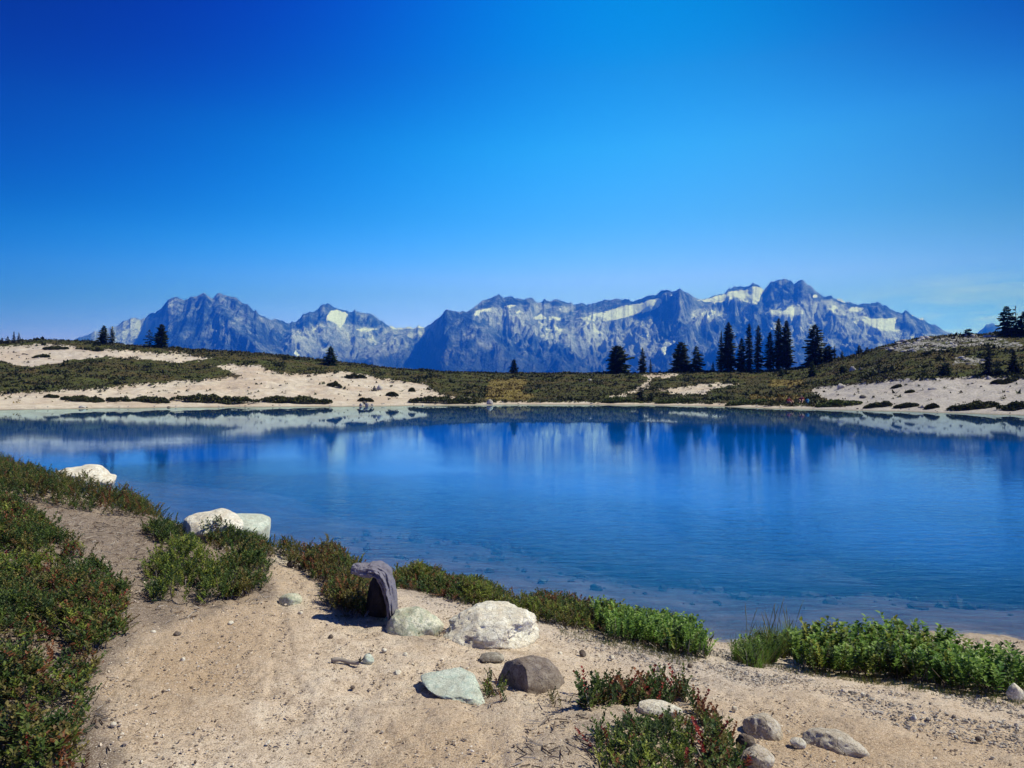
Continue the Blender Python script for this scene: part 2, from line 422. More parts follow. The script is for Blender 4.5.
m, nt, out = new_mat('far_shore_ground'); N = NT(nt); co = N.pos()
n1 = N.noise(co, .9, 5, .6); n2 = N.noise(co, 5, 4, .6); n3 = N.noise(co, .22, 3, .5)
heath = N.ramp(n1, [(.3, (.034, .040, .012)), (.5, (.060, .066, .020)), (.72, (.095, .095, .032))])
heath = N.mix(N.ramp(n3, [(.42, 0), (.6, .8)]), heath, (.085, .062, .028))
heath = N.mix(N.ramp(N.noise(co, .33, 3, .5), [(.52, 0), (.66, .5)]), heath, (.06, .085, .022))
sandc = N.ramp(n1, [(.3, (.43, .36, .29)), (.52, (.56, .485, .40)), (.75, (.62, .55, .475))])
sandc = N.mix(N.ramp(n3, [(.45, 0), (.62, .55)]), sandc, (.44, .33, .25))
sandc = N.mix(N.ramp(n2, [(.60, 0), (.69, .8)]), sandc, (.12, .10, .07))
sandc = N.mix(N.math('MULTIPLY', N.attr('grey'), .75), sandc, N.mix(N.ramp(n2, [(.4, 0), (.6, 1)]), (.23, .22, .225), (.46, .43, .43)))
gy = N.mix(n2, (.13, .11, .03), (.30, .22, .07))
rk = N.mix(N.ramp(n2, [(.42, 0), (.58, 1)]), (.10, .10, .10), (.48, .46, .45))
col = N.mix(N.ramp(N.math('ADD', N.attr('yellow'), N.math('MULTIPLY', N.math('SUBTRACT', n1, .5), 2.6)), [(.42, 0), (.9, .8)]), heath, gy)
col = N.mix(N.ramp(N.math('ADD', N.attr('rocky'), N.math('MULTIPLY', N.math('SUBTRACT', n1, .5), 2.6)), [(.86, 0), (1.0, .85)]), col, rk)
sf = N.ramp(N.math('ADD', N.attr('sand'), N.math('MULTIPLY', N.math('SUBTRACT', n2, .5), 2.2)), [(.42, 0), (.56, 1)])
col = N.mix(sf, col, sandc)
sp = nt.nodes.new('ShaderNodeSeparateXYZ'); N.l(co, sp.inputs[0])
col = N.mix(N.ramp(N.math('ADD', N.math('MULTIPLY', sp.outputs[2], 3), N.math('MULTIPLY', n1, .1)), [(.05, .75), (.4, 0)]), col, (.17, .15, .11))
col = N.mix(N.ramp(N.math('ADD', N.math('MULTIPLY', sp.outputs[2], 2), .5), [(.36, 1), (.49, 0)]), col, (.035, .036, .028))
hgt = N.math('ADD', N.math('MULTIPLY', n1, .5), N.math('MULTIPLY', n2, .25))
N.l(N.bsdf(col, .95, N.bump(hgt, .5, .35), .1), out.inputs[0])
far_mat = m
grey = smooth(780, 830, FPX) * 1.0 + .25 * (FPX < 120) * (FPY < 372)
me = np_mesh('far_shore', np.stack([FX, FY, FZ], -1), grid_quads(*FX.shape), attrs={'sand': m_s, 'yellow': m_g, 'rocky': m_r, 'grey': grey})
far_o = tag(link('far_shore', me, far_mat), 'heath covered far shore with sandy bays', 'shore', kind='structure')

# ------------------------------------------------------------------ near ground
az = np.concatenate([np.radians(np.arange(-180, -44, 3.0)), np.radians(np.arange(-44, 44, .085)), np.radians(np.arange(44, 180, 3.0))])
rr = np.concatenate([[.02, .5, 1.0, 1.5, 2.0, 2.4], np.exp(np.linspace(math.log(2.6), math.log(13), 330))[0:], np.exp(np.linspace(math.log(13.2), math.log(27), 60)), [30, 36, 44, 52, 70, 95, 125]])
RG, AG = np.meshgrid(rr, az, indexing='ij')
GX, GY = RG * np.sin(AG), RG * np.cos(AG)
GZ = ground_z(GX, GY)
lakebed = smooth(27, 40, RG) * (GY > 0)
GZ = GZ * (1 - lakebed) + lakebed * -7
# crumbly micro relief of the path and stony beach
GZ = GZ + (.008 * fbm2(GX * 17, GY * 17, 3, 61, .6) + .016 * np.clip(fbm2(GX * 6, GY * 6, 3, 63, .6), -.25, 1) + .018 * fbm2(GX * 2.6 + GY, GY * 2.2, 2, 64) - .012 * smooth(.45, .75, ridged2(GX * 1.3 + .3 * GY, GY * .55, 3, 65))) * (RG < 14)
with np.errstate(divide='ignore', invalid='ignore'):
    gpx = np.where(GY > .8, 512 + GX / np.maximum(GY, .01) * F, -9999); gpy = np.where(GY > .8, Y0 + (HC - GZ) * F / np.maximum(GY, .01), 9999)
PATCH = {
 'A': [(-60, 505), (0, 502), (40, 520), (66, 540), (95, 560), (124, 585), (136, 612), (130, 640), (112, 658), (100, 685), (104, 722), (88, 768), (60, 800), (-60, 810)],
 'B': [(-60, 458), (0, 459), (40, 473), (60, 490), (100, 500), (150, 514), (160, 521), (125, 518), (85, 514), (35, 504), (0, 498), (-60, 500)],
 'C1': [(152, 524), (176, 528), (184, 545), (176, 552), (156, 545), (144, 534)],
 'C2': [(150, 562), (172, 552), (200, 560), (228, 575), (232, 600), (205, 607), (165, 606), (144, 600)],
 'C3': [(218, 566), (245, 556), (268, 562), (270, 588), (255, 602), (228, 602)],
 'C4': [(182, 534), (215, 538), (262, 548), (276, 556), (262, 564), (238, 552), (200, 545)],
 'D': [(268, 548), (300, 556), (345, 566), (374, 580), (374, 612), (352, 615), (336, 610), (322, 592), (306, 572), (284, 558)],
 'E': [(390, 574), (450, 588), (520, 606), (590, 618), (620, 625), (600, 634), (560, 628), (510, 617), (450, 602), (400, 588)],
 'F': [(600, 622), (650, 628), (694, 642), (704, 656), (690, 658), (640, 645), (600, 636)],
 'G': [(738, 662), (752, 650), (798, 646), (808, 656), (785, 664), (748, 668)],
 'H': [(800, 668), (830, 656), (900, 660), (960, 670), (1024, 686), (1080, 705), (1030, 700), (960, 692), (880, 680), (812, 674)],
 'I1': [(574, 704), (600, 694), (640, 688), (676, 689), (696, 700), (668, 706), (628, 711), (590, 712)],
 'I2': [(600, 738), (622, 722), (650, 728), (692, 732), (702, 768), (690, 800), (618, 800), (600, 765)],
 'I3': [(684, 700), (705, 712), (728, 742), (738, 775), (735, 805), (700, 805), (696, 760), (688, 730)],
 'J': [(474, 698), (486, 680), (500, 684), (508, 700), (490, 708)],
 'K': [(404, 636), (420, 630), (442, 628), (440, 634), (415, 641)],
 'L': [(536, 704), (556, 698), (574, 704), (560, 709)],
}
PEAT = [[(-80, 470), (60, 497), (160, 516), (250, 540), (276, 556), (272, 602), (180, 622), (140, 630), (118, 662), (108, 700), (112, 768), (60, 900), (-80, 900)], [(540, 694), (640, 688), (700, 700), (745, 768), (760, 860), (560, 860), (515, 760)], [(400, 630), (445, 624), (445, 640), (405, 644)], PATCH['D'], PATCH['E'], PATCH['F'], PATCH['J']]
TAN = [[(560, 650), (640, 668), (760, 700), (900, 720), (1060, 740), (1060, 800), (760, 800), (740, 720), (620, 680)], [(128, 630), (200, 606), (290, 612), (318, 648), (240, 690), (190, 730), (115, 750), (112, 690)], [(270, 568), (320, 572), (330, 590), (280, 600)], [(420, 700), (560, 740), (520, 790), (300, 790)]]
PALE = [[(268, 550), (286, 552), (322, 566), (312, 572), (274, 566)], [(270, 598), (300, 596), (304, 604), (280, 608)]]
STONY = [[(398, 586), (520, 612), (610, 630), (700, 655), (760, 636), (812, 668), (740, 690), (640, 662), (560, 640), (540, 625), (430, 606)]]
qx = 26 * fbm2(GX * 1.9, GY * 1.9, 5, 71, .65); qy = 14 * fbm2(GX * 1.9, GY * 1.9, 5, 72, .65)
def gmask(polys, n=3, box=0):
    m = np.zeros(gpx.shape)
    for p in polys: m = np.maximum(m, inpoly(gpx + qx, gpy + qy, p))
    m = blur(m, n)
    for _ in range(2):
        if box:
            for ax in (0, 1):
                c_ = np.cumsum(np.pad(m, [(box + 1, box) if i == ax else (0, 0) for i in (0, 1)], mode='edge'), axis=ax); m = (np.take(c_, range(2 * box + 1, c_.shape[ax]), ax) - np.take(c_, range(0, c_.shape[ax] - 2 * box - 1), ax)) / (2 * box + 1)
    return m
g_peat2 = gmask(PEAT[1:2], 2, 16) * .5
PEAT_A = PEAT[:1] + PEAT[2:]
g_peat, g_tan, g_pale, g_stony = np.maximum(gmask(PEAT_A, 2, 11), g_peat2), gmask(TAN, 2, 24), gmask(PALE, 2, 3), gmask(STONY, 2, 14)

m, nt, out = new_mat('sandy_path'); N = NT(nt); co = N.pos()
big = N.noise(co, 1.1, 4, .6); mid = N.noise(co, 6, 5, .65); fine = N.noise(co, 45, 4, .7); grit = N.noise(co, 150, 3, .75)
dirt = N.ramp(mid, [(.30, (.45, .34, .25)), (.5, (.64, .515, .41)), (.7, (.76, .655, .55))])
dirt = N.mix(N.ramp(big, [(.45, 0), (.65, .4)]), dirt, (.62, .505, .41))
dirt = N.mix(N.math('MULTIPLY', N.attr('tan'), .85), dirt, (.40, .27, .165))
stony = N.mix(N.ramp(fine, [(.4, 0), (.6, 1)]), (.36, .315, .295), (.62, .54, .49))
dirt = N.mix(N.math('MULTIPLY', N.attr('stony'), .75), dirt, stony)
peat = N.mix(N.ramp(fine, [(.38, 0), (.62, 1)]), (.06, .042, .036), (.225, .17, .145))
pf = N.ramp(N.math('ADD', N.attr('peat'), N.math('ADD', N.math('MULTIPLY', N.math('SUBTRACT', fine, .5), 1.6), N.math('MULTIPLY', N.math('SUBTRACT', mid, .5), 1.8))), [(.25, 0), (.8, .92)])
col = N.mix(pf, dirt, peat)
col = N.mix(N.attr('pale'), col, (.62, .55, .46))
col = N.mix(N.ramp(fine, [(.36, .85), (.47, 0)]), col, (.20, .145, .105))
col = N.mix(N.ramp(grit, [(.54, 0), (.66, .7)]), col, (.74, .65, .55))
col = N.mix(N.ramp(grit, [(.38, .9), (.48, 0)]), col, (.17, .125, .095))
sp = nt.nodes.new('ShaderNodeSeparateXYZ'); N.l(co, sp.inputs[0])
zz = N.math('ADD', sp.outputs[2], N.math('MULTIPLY', N.math('SUBTRACT', mid, .5), .05))
col = N.mix(N.ramp(N.math('ADD', N.math('MULTIPLY', zz, 4), .5), [(.48, .6), (.68, 0)]), col, (.17, .135, .11))   # wet margin
bed = N.mix(N.ramp(big, [(.4, 0), (.65, 1)]), (.085, .068, .078), (.18, .148, .158))
col = N.mix(N.ramp(N.math('ADD', N.math('MULTIPLY', zz, 4), .5), [(.40, 1), (.5, 0)]), col, bed)
h = N.math('ADD', N.math('MULTIPLY', mid, .5), N.math('ADD', N.math('MULTIPLY', fine, .5), N.math('MULTIPLY', grit, .35)))
N.l(N.bsdf(col, .95, N.bump(h, .75, .022), .12), out.inputs[0])
ground_mat = m
ng = len(az)
me = np_mesh('ground', np.stack([GX, GY, GZ], -1), grid_quads(len(rr), ng, True), attrs={'peat': g_peat, 'tan': g_tan, 'pale': g_pale, 'stony': g_stony})
ground_o = tag(link('ground', me, ground_mat), 'sandy pebbled path and peaty bank above the lake', 'ground', kind='structure')

# ------------------------------------------------------------------ lake
la = np.concatenate([np.radians(np.arange(-180, -48, 4.0)), np.radians(np.arange(-48, 48, .4)), np.radians(np.arange(48, 180, 4.0))])
lr = np.concatenate([np.exp(np.linspace(math.log(4.5), math.log(26), 150)), np.linspace(27, 56, 12), np.linspace(57, 100, 170)])
LR, LA = np.meshgrid(lr, la, indexing='ij')
LX, LY = LR * np.sin(LA), LR * np.cos(LA)
dn = -ground_z(LX, LY); dn = np.where(LR > 24, np.maximum(dn, smooth(24, 30, LR) * 6), dn)
lpx = 512 + LX / np.maximum(LY, 1) * F
dsv = np.interp(lpx, PX, ds_)
df = (dsv - LY) * .055
depth = np.where(LY > 40, np.minimum(dn, df), dn)
depth = np.where(LR > 40, np.where(LY > 5, df, 5), depth)
keep = (depth > -.30)
fq = grid_quads(len(lr), len(la), False)
fq = fq[keep.ravel()[fq].any(1)]
# only the lake side of the path: in front, or well to the sides
cxq = LX.ravel()[fq].mean(1); cyq = LY.ravel()[fq].mean(1)
fq = fq[(cyq > 1.5) & (np.abs(cxq) < 95)]
turb = 1 - np.exp(-np.clip(depth, 0, None) * LAKE_TURB)
used = np.unique(fq); remap = -np.ones(LX.size, int); remap[used] = np.arange(len(used))
m, nt, out = new_mat('lake_water'); N = NT(nt); co = N.pos()
mp1 = nt.nodes.new('ShaderNodeMapping'); mp1.inputs['Scale'].default_value = (.75, 2.3, 1); mp1.inputs['Rotation'].default_value = (0, 0, .10); N.l(co, mp1.inputs[0])
w1 = N.noise(mp1.outputs[0], 2.3, 3, .5, .2); w2 = N.noise(mp1.outputs[0], 7.5, 3, .55, .3)
mp2 = nt.nodes.new('ShaderNodeMapping'); mp2.inputs['Scale'].default_value = (.022, .085, 1); N.l(co, mp2.inputs[0])
gust = N.ramp(N.noise(mp2.outputs[0], 1.3, 3, .5, .6), [(.38, .25), (.62, 1)])
spw = nt.nodes.new('ShaderNodeSeparateXYZ'); N.l(co, spw.inputs[0])
calm = N.ramp(N.math('MULTIPLY', spw.outputs[1], .01), [(.07, .7), (.12, 1), (.17, .7), (.24, .20), (.36, .06), (.6, .03), (.95, .025)])
hh = N.math('MULTIPLY', N.math('MULTIPLY', N.math('ADD', N.math('MULTIPLY', w1, .8), N.math('MULTIPLY', w2, .30)), gust), calm)
nb = N.bump(hh, WAVE_STR, WAVE_DIST)
fr = nt.nodes.new('ShaderNodeFresnel'); fr.inputs[0].default_value = 1.333; N.l(nb, fr.inputs['Normal'])
gl = nt.nodes.new('ShaderNodeBsdfGlossy'); gl.inputs['Roughness'].default_value = .012; gl.inputs['Color'].default_value = (.70, .95, 1, 1); N.l(nb, gl.inputs['Normal'])
tr = nt.nodes.new('ShaderNodeBsdfTransparent'); tr.inputs[0].default_value = (.45, .70, .95, 1)
df_ = nt.nodes.new('ShaderNodeBsdfDiffuse'); df_.inputs[0].default_value = (*LAKE_COL, 1)
N.l(N.mix(N.math('POWER', N.attr('turbid'), .6), (.96, .97, .98), (.22, .50, .86)), tr.inputs[0])
b = nt.nodes.new('ShaderNodeMixShader'); N.l(N.attr('turbid'), b.inputs[0]); N.l(tr.outputs[0], b.inputs[1]); N.l(df_.outputs[0], b.inputs[2])
mx = nt.nodes.new('ShaderNodeMixShader'); N.l(fr.outputs[0], mx.inputs[0]); N.l(b.outputs[0], mx.inputs[1]); N.l(gl.outputs[0], mx.inputs[2])
N.l(mx.outputs[0], out.inputs[0])
me = np_mesh('lake', np.stack([LX.ravel()[used], LY.ravel()[used], 0 * used], -1), remap[fq], attrs={'turbid': turb.ravel()[used]})
tag(link('lake', me, m), 'clear deep blue alpine lake', 'lake', kind='structure')

# ------------------------------------------------------------------ mountains
U = np.concatenate([np.arange(-320, 40, 2.0), np.arange(40, 1040, .6), np.arange(1040, 1400, 2.0)])
SKYL = [(-320, 352), (-200, 346), (-80, 352), (20, 348), (70, 341), (85, 335), (95, 330), (110, 326.5), (125, 320), (131, 317.5), (140, 318.5), (148, 315), (155, 312), (163, 305), (168, 300.5), (173, 298.5), (178, 296.5), (184, 301), (189, 299), (196, 295), (200, 293), (204, 292), (209, 296.5), (213, 298), (217, 293.5), (225, 294), (235, 297), (246, 303), (258, 312), (268, 317), (280, 320), (290, 322.5), (296, 320), (303, 315), (313, 310), (321, 305), (327, 302.5), (333, 306), (345, 311), (349, 312.5), (355, 310), (364, 312), (372, 315), (382, 320), (388, 325.5), (396, 327.5), (420, 326), (430, 325), (436, 319), (442, 313), (447, 308), (452, 309.5), (460, 311), (467, 310), (475, 304), (483, 299), (490, 296), (497, 294.5), (506, 296), (520, 298), (532, 299), (538, 302), (546, 299.5), (556, 298), (566, 301), (572, 303), (580, 302), (586, 304.5), (593, 303), (600, 301), (606, 300), (612, 298.5), (618, 300), (625, 299), (632, 301), (640, 298), (648, 296.5), (655, 294.5), (662, 290), (667, 290), (672, 292), (676, 290), (681, 288.5), (687, 292), (694, 297), (702, 299), (712, 296), (724, 293.5), (729, 287.5), (740, 285), (752, 284), (760, 285.5), (764, 288), (768, 284), (773, 280), (779, 279), (786, 280), (791, 279.5), (794, 283), (798, 280), (803, 281), (808, 285), (815, 290), (823, 295), (835, 296), (846, 300.5), (858, 303), (866, 301.5), (874, 302), (884, 305), (896, 310), (903, 312.5), (906, 310), (914, 314), (924, 319), (936, 326), (946, 331), (960, 335), (975, 336), (980, 329), (986, 325), (995, 324), (1003, 326.5), (1009, 332), (1020, 340), (1060, 345), (1150, 338), (1250, 330), (1400, 345)]
sk = curve(SKYL, U) + 1.6 * fbm2(U / 6, 0 * U, 4, 81, .65) + 2.6 * (.5 - ridged2(U / 9, 0 * U, 3, 83, .6))
def bl2(v, k):
    us = np.arange(-320, 1400, 1.0); return np.interp(U, us, bl(np.interp(us, U, v), k))
RC = bl2(curve([(-320, 7000), (60, 7600), (150, 7400), (165, 6100), (260, 6000), (285, 7600), (395, 8600), (425, 8400), (440, 6400), (470, 6500), (500, 7400), (600, 8000), (660, 7600), (681, 6900), (700, 7800), (740, 8600), (768, 8000), (800, 7600), (900, 7400), (960, 8000), (970, 9300), (1030, 9300), (1060, 9000), (1400, 8000)], U), 4)
RF = bl2(curve([(-320, 4600), (430, 4600), (480, 4300), (640, 5000), (720, 4500), (960, 5000), (1400, 5000)], U), 30)
nv = 270
V = np.concatenate([np.linspace(0, 1, nv), 1 + np.array([.008, .02, .04, .08, .15, .3])])
UU, VV = np.meshgrid(U, V)
PB = 396.0
Vc = np.clip(VV, 0, 1)
YM = RF + (RC - RF) * VV
XM = (UU - 512) / F * YM
SNOW = [[(576, 319), (590, 315), (606, 312), (622, 306), (640, 303.5), (655, 299), (662, 298), (662, 303), (654, 309), (640, 313), (628, 317), (612, 321), (596, 321)],
 [(697, 301), (712, 297.5), (724, 294), (730, 292), (744, 290), (754, 286), (765, 288), (763, 294), (755, 304), (748, 303), (742, 299), (735, 297.5), (727, 301), (714, 302.5)],
 [(764, 313), (772, 309), (783, 309), (792, 305), (800, 306), (804, 313), (796, 316), (785, 314), (775, 316)], [(852, 322), (862, 319), (873, 319), (884, 318.5), (898, 317), (894, 324), (893, 329), (900, 332), (885, 331), (868, 326.5)],
 [(330, 311), (338, 310), (348, 314), (345, 320), (341, 328), (333, 322), (326, 319)], [(388, 326), (424, 325), (424, 328), (392, 330)], [(474, 311.5), (482, 309.5), (491, 307.5), (491, 310.5), (481, 312), (479, 316), (475, 315)],
 [(504, 306), (510, 304.5), (515, 306), (508, 308)], [(512, 312), (522, 310), (520, 313)], [(534, 318), (540, 314), (546, 318), (538, 320)], [(548, 317), (560, 316.5), (560, 319.5), (548, 319)], [(659, 353), (662, 344), (670, 341), (677, 339), (672, 344), (666, 348), (664, 355)],
 [(637, 336), (648, 334.5), (646, 337), (638, 338)], [(354, 330), (366, 327.5), (378, 329), (366, 331)], [(845, 309), (854, 307), (863, 308), (860, 311), (846, 311)], [(828, 309), (834, 305), (840, 311), (832, 314)], [(812, 296), (816, 294), (817, 297), (813, 298)], [(912, 314), (924, 318), (922, 320), (912, 316)],
 [(910, 336), (922, 336), (922, 338), (910, 338)], [(700, 314), (712, 310), (718, 312), (708, 318)], [(296, 351), (302, 356), (300, 358), (294, 354)], [(836, 298), (850, 300), (848, 303), (838, 301)]]
py = PB + (sk[None] - PB) * Vc ** .82
env = np.sin(np.pi * np.clip(Vc, 0, 1) ** .9) ** .7
wx = 300 * fbm2(XM / 900, YM / 900, 3, 91); wy = 300 * fbm2(XM / 900, YM / 900, 3, 92)
hgt_px = (Y0 - sk)[None].clip(15, 120) / 100
rid = ridged2((XM + wx) / 1250, (YM + wy) / 1500, 3, 93)
gul = ridged2((XM + wx * .7) / 330, (YM + wy * .7) / 900, 4, 95)
bend_ = UU + 55 * VV * fbm2(XM / 700, YM / 2600, 3, 121) + 26 * fbm2(XM / 420, YM / 420, 3, 122)
strk = ridged2(bend_ / 8 + .7 * fbm2(UU / 9, VV * 9, 3, 107), VV * 5 + UU / 40, 5, 109, .7)
strk2 = ridged2((bend_ + VV * 70) / 15, VV * 6, 4, 113, .65)
fin = ridged2((XM + wx * .2) / 110, (YM + wy * .2) / 200, 5, 97, .7)
sn0 = np.zeros(UU.shape)
for p_ in SNOW: sn0 = np.maximum(sn0, inpoly(UU, py, [((x_ - p_[0][0]) * 1.05 + p_[0][0], y_) for x_, y_ in p_]))
sn0 = blur(sn0, 5)
env = env * (1 - .93 * sn0)
py = py - env * hgt_px * (20 * (rid - .45) + 13 * (gul - .45) + 11 * (fin - .45) + 7.5 * (strk - .45))
SPUR = [([(447, 308), (432, 325), (412, 342), (392, 356), (372, 372)], 34, 15), ([(447, 308), (470, 330), (492, 348), (520, 372)], 30, 10), ([(681, 289), (660, 312), (640, 338), (626, 372)], 26, 12),
        ([(681, 289), (700, 318), (712, 345), (720, 372)], 22, 8), ([(738, 299), (712, 318), (686, 345), (668, 372)], 26, 13), ([(738, 299), (760, 322), (778, 345), (790, 372)], 22, 9),
        ([(204, 292), (216, 318), (236, 340), (262, 360)], 20, 9), ([(204, 292), (190, 318), (180, 345), (175, 372)], 18, 8), ([(178, 297), (160, 318), (148, 345)], 14, 7), ([(232, 296), (262, 320), (290, 345), (305, 372)], 20, 9),
        ([(327, 303), (308, 322), (294, 345), (280, 372)], 18, 8), ([(365, 313), (384, 330), (405, 345)], 20, 6), ([(497, 295), (520, 325), (548, 350), (560, 372)], 30, 7), ([(600, 302), (585, 330), (560, 360)], 26, 6), ([(870, 302), (850, 322), (835, 345), (820, 372)], 28, 8), ([(906, 310), (915, 325), (925, 345)], 20, 6), ([(790, 280), (815, 305), (845, 335), (860, 365)], 24, 8)]
for pts, wd, amp in SPUR:
    p = np.array(pts, float)
    us = np.interp(py, p[:, 1], p[:, 0]); top = smooth(p[0, 1] - 6, p[0, 1] + 10, py)
    wob = 4 * fbm2(UU / 9, py / 9, 2, 99)
    py = py - amp * np.clip(1 - np.abs(UU + wob - us) / wd, 0, 1) ** 1.2 * top * (VV <= 1) * smooth(0, .15, VV) * (1 - smooth(.9, 1, Vc))
lim = sk[None] + 22 * (1 - Vc) ** 1.1
soft = 2.5
py = np.where(VV <= 1, lim + soft * np.log1p(np.exp(np.clip((py - lim) / soft, -30, 30))) - soft * np.log(2) * Vc ** 8, py)
py = np.where(VV >= 1, sk[None] + (VV - 1) * 130, py)
ZM = HC + (Y0 - py) * YM / F
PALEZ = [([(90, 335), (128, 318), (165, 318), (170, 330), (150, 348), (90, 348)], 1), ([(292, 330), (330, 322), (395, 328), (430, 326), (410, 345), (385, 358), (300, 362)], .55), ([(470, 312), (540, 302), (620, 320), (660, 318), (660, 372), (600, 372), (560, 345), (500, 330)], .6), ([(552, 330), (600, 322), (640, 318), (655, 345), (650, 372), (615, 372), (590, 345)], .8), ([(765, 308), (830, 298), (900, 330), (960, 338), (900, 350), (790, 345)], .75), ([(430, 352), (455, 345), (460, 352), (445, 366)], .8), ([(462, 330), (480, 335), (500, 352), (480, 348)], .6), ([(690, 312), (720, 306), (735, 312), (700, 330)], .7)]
jx = 2.6 * fbm2(UU / 6, py / 6, 4, 101, .6); jy = 1.6 * fbm2(UU / 5, py / 5, 4, 102, .6)
sn = np.zeros(UU.shape)
for p in SNOW: sn = np.maximum(sn, inpoly(UU + jx, py + jy, p))
sn *= (VV < 1.05)
pl = np.zeros(UU.shape)
for p, a in PALEZ: pl = np.maximum(pl, a * inpoly(UU + 4 * jx, py + 3 * jy, p))
pl = blur(pl, 4)
m, nt, out = new_mat('mountain_rock'); N = NT(nt); co = N.pos()
mp1 = nt.nodes.new('ShaderNodeMapping'); mp1.inputs['Scale'].default_value = (1, .5, .8); N.l(co, mp1.inputs[0])
r1 = N.noise(mp1.outputs[0], .0045, 7, .68, .4); r2 = N.noise(co, .02, 5, .7); r3 = N.noise(mp1.outputs[0], .0016, 5, .6)
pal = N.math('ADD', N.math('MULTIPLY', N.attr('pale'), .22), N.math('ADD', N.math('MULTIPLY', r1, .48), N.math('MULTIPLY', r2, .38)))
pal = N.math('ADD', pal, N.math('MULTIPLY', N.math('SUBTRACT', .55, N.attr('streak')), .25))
pal = N.math('ADD', pal, N.math('MULTIPLY', N.math('SUBTRACT', N.attr('relief'), .5), .16))  # relief shading put into the colour: ridges paler, gullies darker
col = N.ramp(pal, [(.36, (.014, .034, .075)), (.46, (.055, .10, .19)), (.56, (.24, .29, .44)), (.68, (.54, .58, .74))])  # part of the distant blue haze is put into these rock colours
geo = nt.nodes.new('ShaderNodeNewGeometry'); sx = nt.nodes.new('ShaderNodeSeparateXYZ'); N.l(geo.outputs['Normal'], sx.inputs[0])
spz = nt.nodes.new('ShaderNodeSeparateXYZ'); N.l(co, spz.inputs[0])
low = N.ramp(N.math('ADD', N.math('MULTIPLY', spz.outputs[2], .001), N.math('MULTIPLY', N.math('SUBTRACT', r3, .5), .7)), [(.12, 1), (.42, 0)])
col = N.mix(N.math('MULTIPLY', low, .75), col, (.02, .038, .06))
snf = N.ramp(N.math('ADD', N.attr('snow'), N.math('MULTIPLY', N.math('SUBTRACT', r2, .5), .3)), [(.44, 0), (.52, 1)])
# small snow remnants high up where the ground is not too steep
rem = N.math('MULTIPLY', N.ramp(N.math('ADD', r1, N.math('MULTIPLY', N.attr('pale'), .05)), [(.645, 0), (.655, 1)]), N.ramp(N.math('MULTIPLY', spz.outputs[2], .001), [(.38, 0), (.5, 1)]))
rem = N.math('MULTIPLY', rem, N.attr('remnant'))
snf = N.math('MAXIMUM', snf, rem)
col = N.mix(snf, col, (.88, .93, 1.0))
hh = N.math('ADD', N.math('MULTIPLY', r1, .8), N.math('MULTIPLY', r2, .5))
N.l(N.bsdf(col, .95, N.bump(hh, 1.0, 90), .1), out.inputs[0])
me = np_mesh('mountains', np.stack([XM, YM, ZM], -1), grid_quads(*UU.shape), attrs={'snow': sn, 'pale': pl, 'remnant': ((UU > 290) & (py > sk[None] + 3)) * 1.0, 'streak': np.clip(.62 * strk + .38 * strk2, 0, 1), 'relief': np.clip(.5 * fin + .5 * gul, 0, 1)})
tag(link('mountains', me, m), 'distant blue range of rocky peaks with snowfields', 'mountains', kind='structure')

# ------------------------------------------------------------------ the air
if HAZE:
    hb = bmesh.new(); bmesh.ops.create_cube(hb, size=1)
    for v in hb.verts:
        v.co = ((v.co.x) * 26000, -400 + (v.co.y + .5) * 10600, -160 + (v.co.z + .5) * 1400)
    me = bpy.data.meshes.new('haze'); hb.to_mesh(me); hb.free()
    m, nt, out = new_mat('air')
    pv = nt.nodes.new('ShaderNodeVolumePrincipled'); pv.inputs['Color'].default_value = (*HAZE_COL, 1); pv.inputs['Density'].default_value = HAZE
    pv.inputs['Absorption Color'].default_value = (*HAZE_ABS, 1); pv.inputs['Anisotropy'].default_value = 0
    nt.links.new(pv.outputs[0], out.inputs['Volume'])
    tag(link('haze', me, m), 'thin blue air between the lake and the range', 'haze', kind='stuff')
# ------------------------------------------------------------------ rocks
def _ico(sub):
    b = bmesh.new(); bmesh.ops.create_icosphere(b, subdivisions=sub, radius=1)
    v = np.array([x.co[:] for x in b.verts]); t = np.array([[q.index for q in f.verts] for f in b.faces]); b.free(); return v, t
ICO = {k: _ico(k) for k in (1, 2, 3, 4, 5, 6)}
def rock_mesh(name, size, seed, sub=5, facets=9, rough=.10, flat=None, sharp=.75, lobes=.25):
    """a boulder: a sphere broken by flat joint planes, then weathered"""
    v, t = ICO[sub]; v = v.copy(); r = np.random.default_rng(seed)
    v = v * (1 + lobes * fbm3(v[:, 0] * 1.3 + seed, v[:, 1] * 1.3, v[:, 2] * 1.3, 2, seed))[:, None]
    pl = r.normal(size=(facets, 3)); pl /= np.linalg.norm(pl, axis=1)[:, None]
    ds = r.uniform(.55, .92, facets)
    if flat is not None:
        for f_ in flat: pl = np.vstack([pl, np.array(f_[:3]) / np.linalg.norm(f_[:3])]); ds = np.append(ds, f_[3])
    for n, d in zip(pl, ds):
        e = np.maximum(v @ n - d, 0); v = v - sharp * e[:, None] * n
    n0 = v / (np.linalg.norm(v, axis=1)[:, None] + 1e-9)
    v = v + n0 * (rough * fbm3(v[:, 0] * 2.6 + seed, v[:, 1] * 2.6, v[:, 2] * 2.6, 5, seed + 7, .55))[:, None]
    if sub >= 4:      # chipped edges and small broken faces
        for _ in range(46):
            n_ = r.normal(size=3); n_ /= np.linalg.norm(n_); e = v @ n_; d_ = e.max() - r.uniform(.02, .10)
            v = v - (.9 * np.maximum(e - d_, 0))[:, None] * n_
    if sub >= 5: v = v + n0 * (rough * .22 * (ridged2(v[:, 0] * 5 + v[:, 2] * 3, v[:, 1] * 5 - v[:, 2] * 2, 4, seed + 3) - .5))[:, None]
    v = v * np.array(size) / 2
    return np_mesh(name, v, None, t)
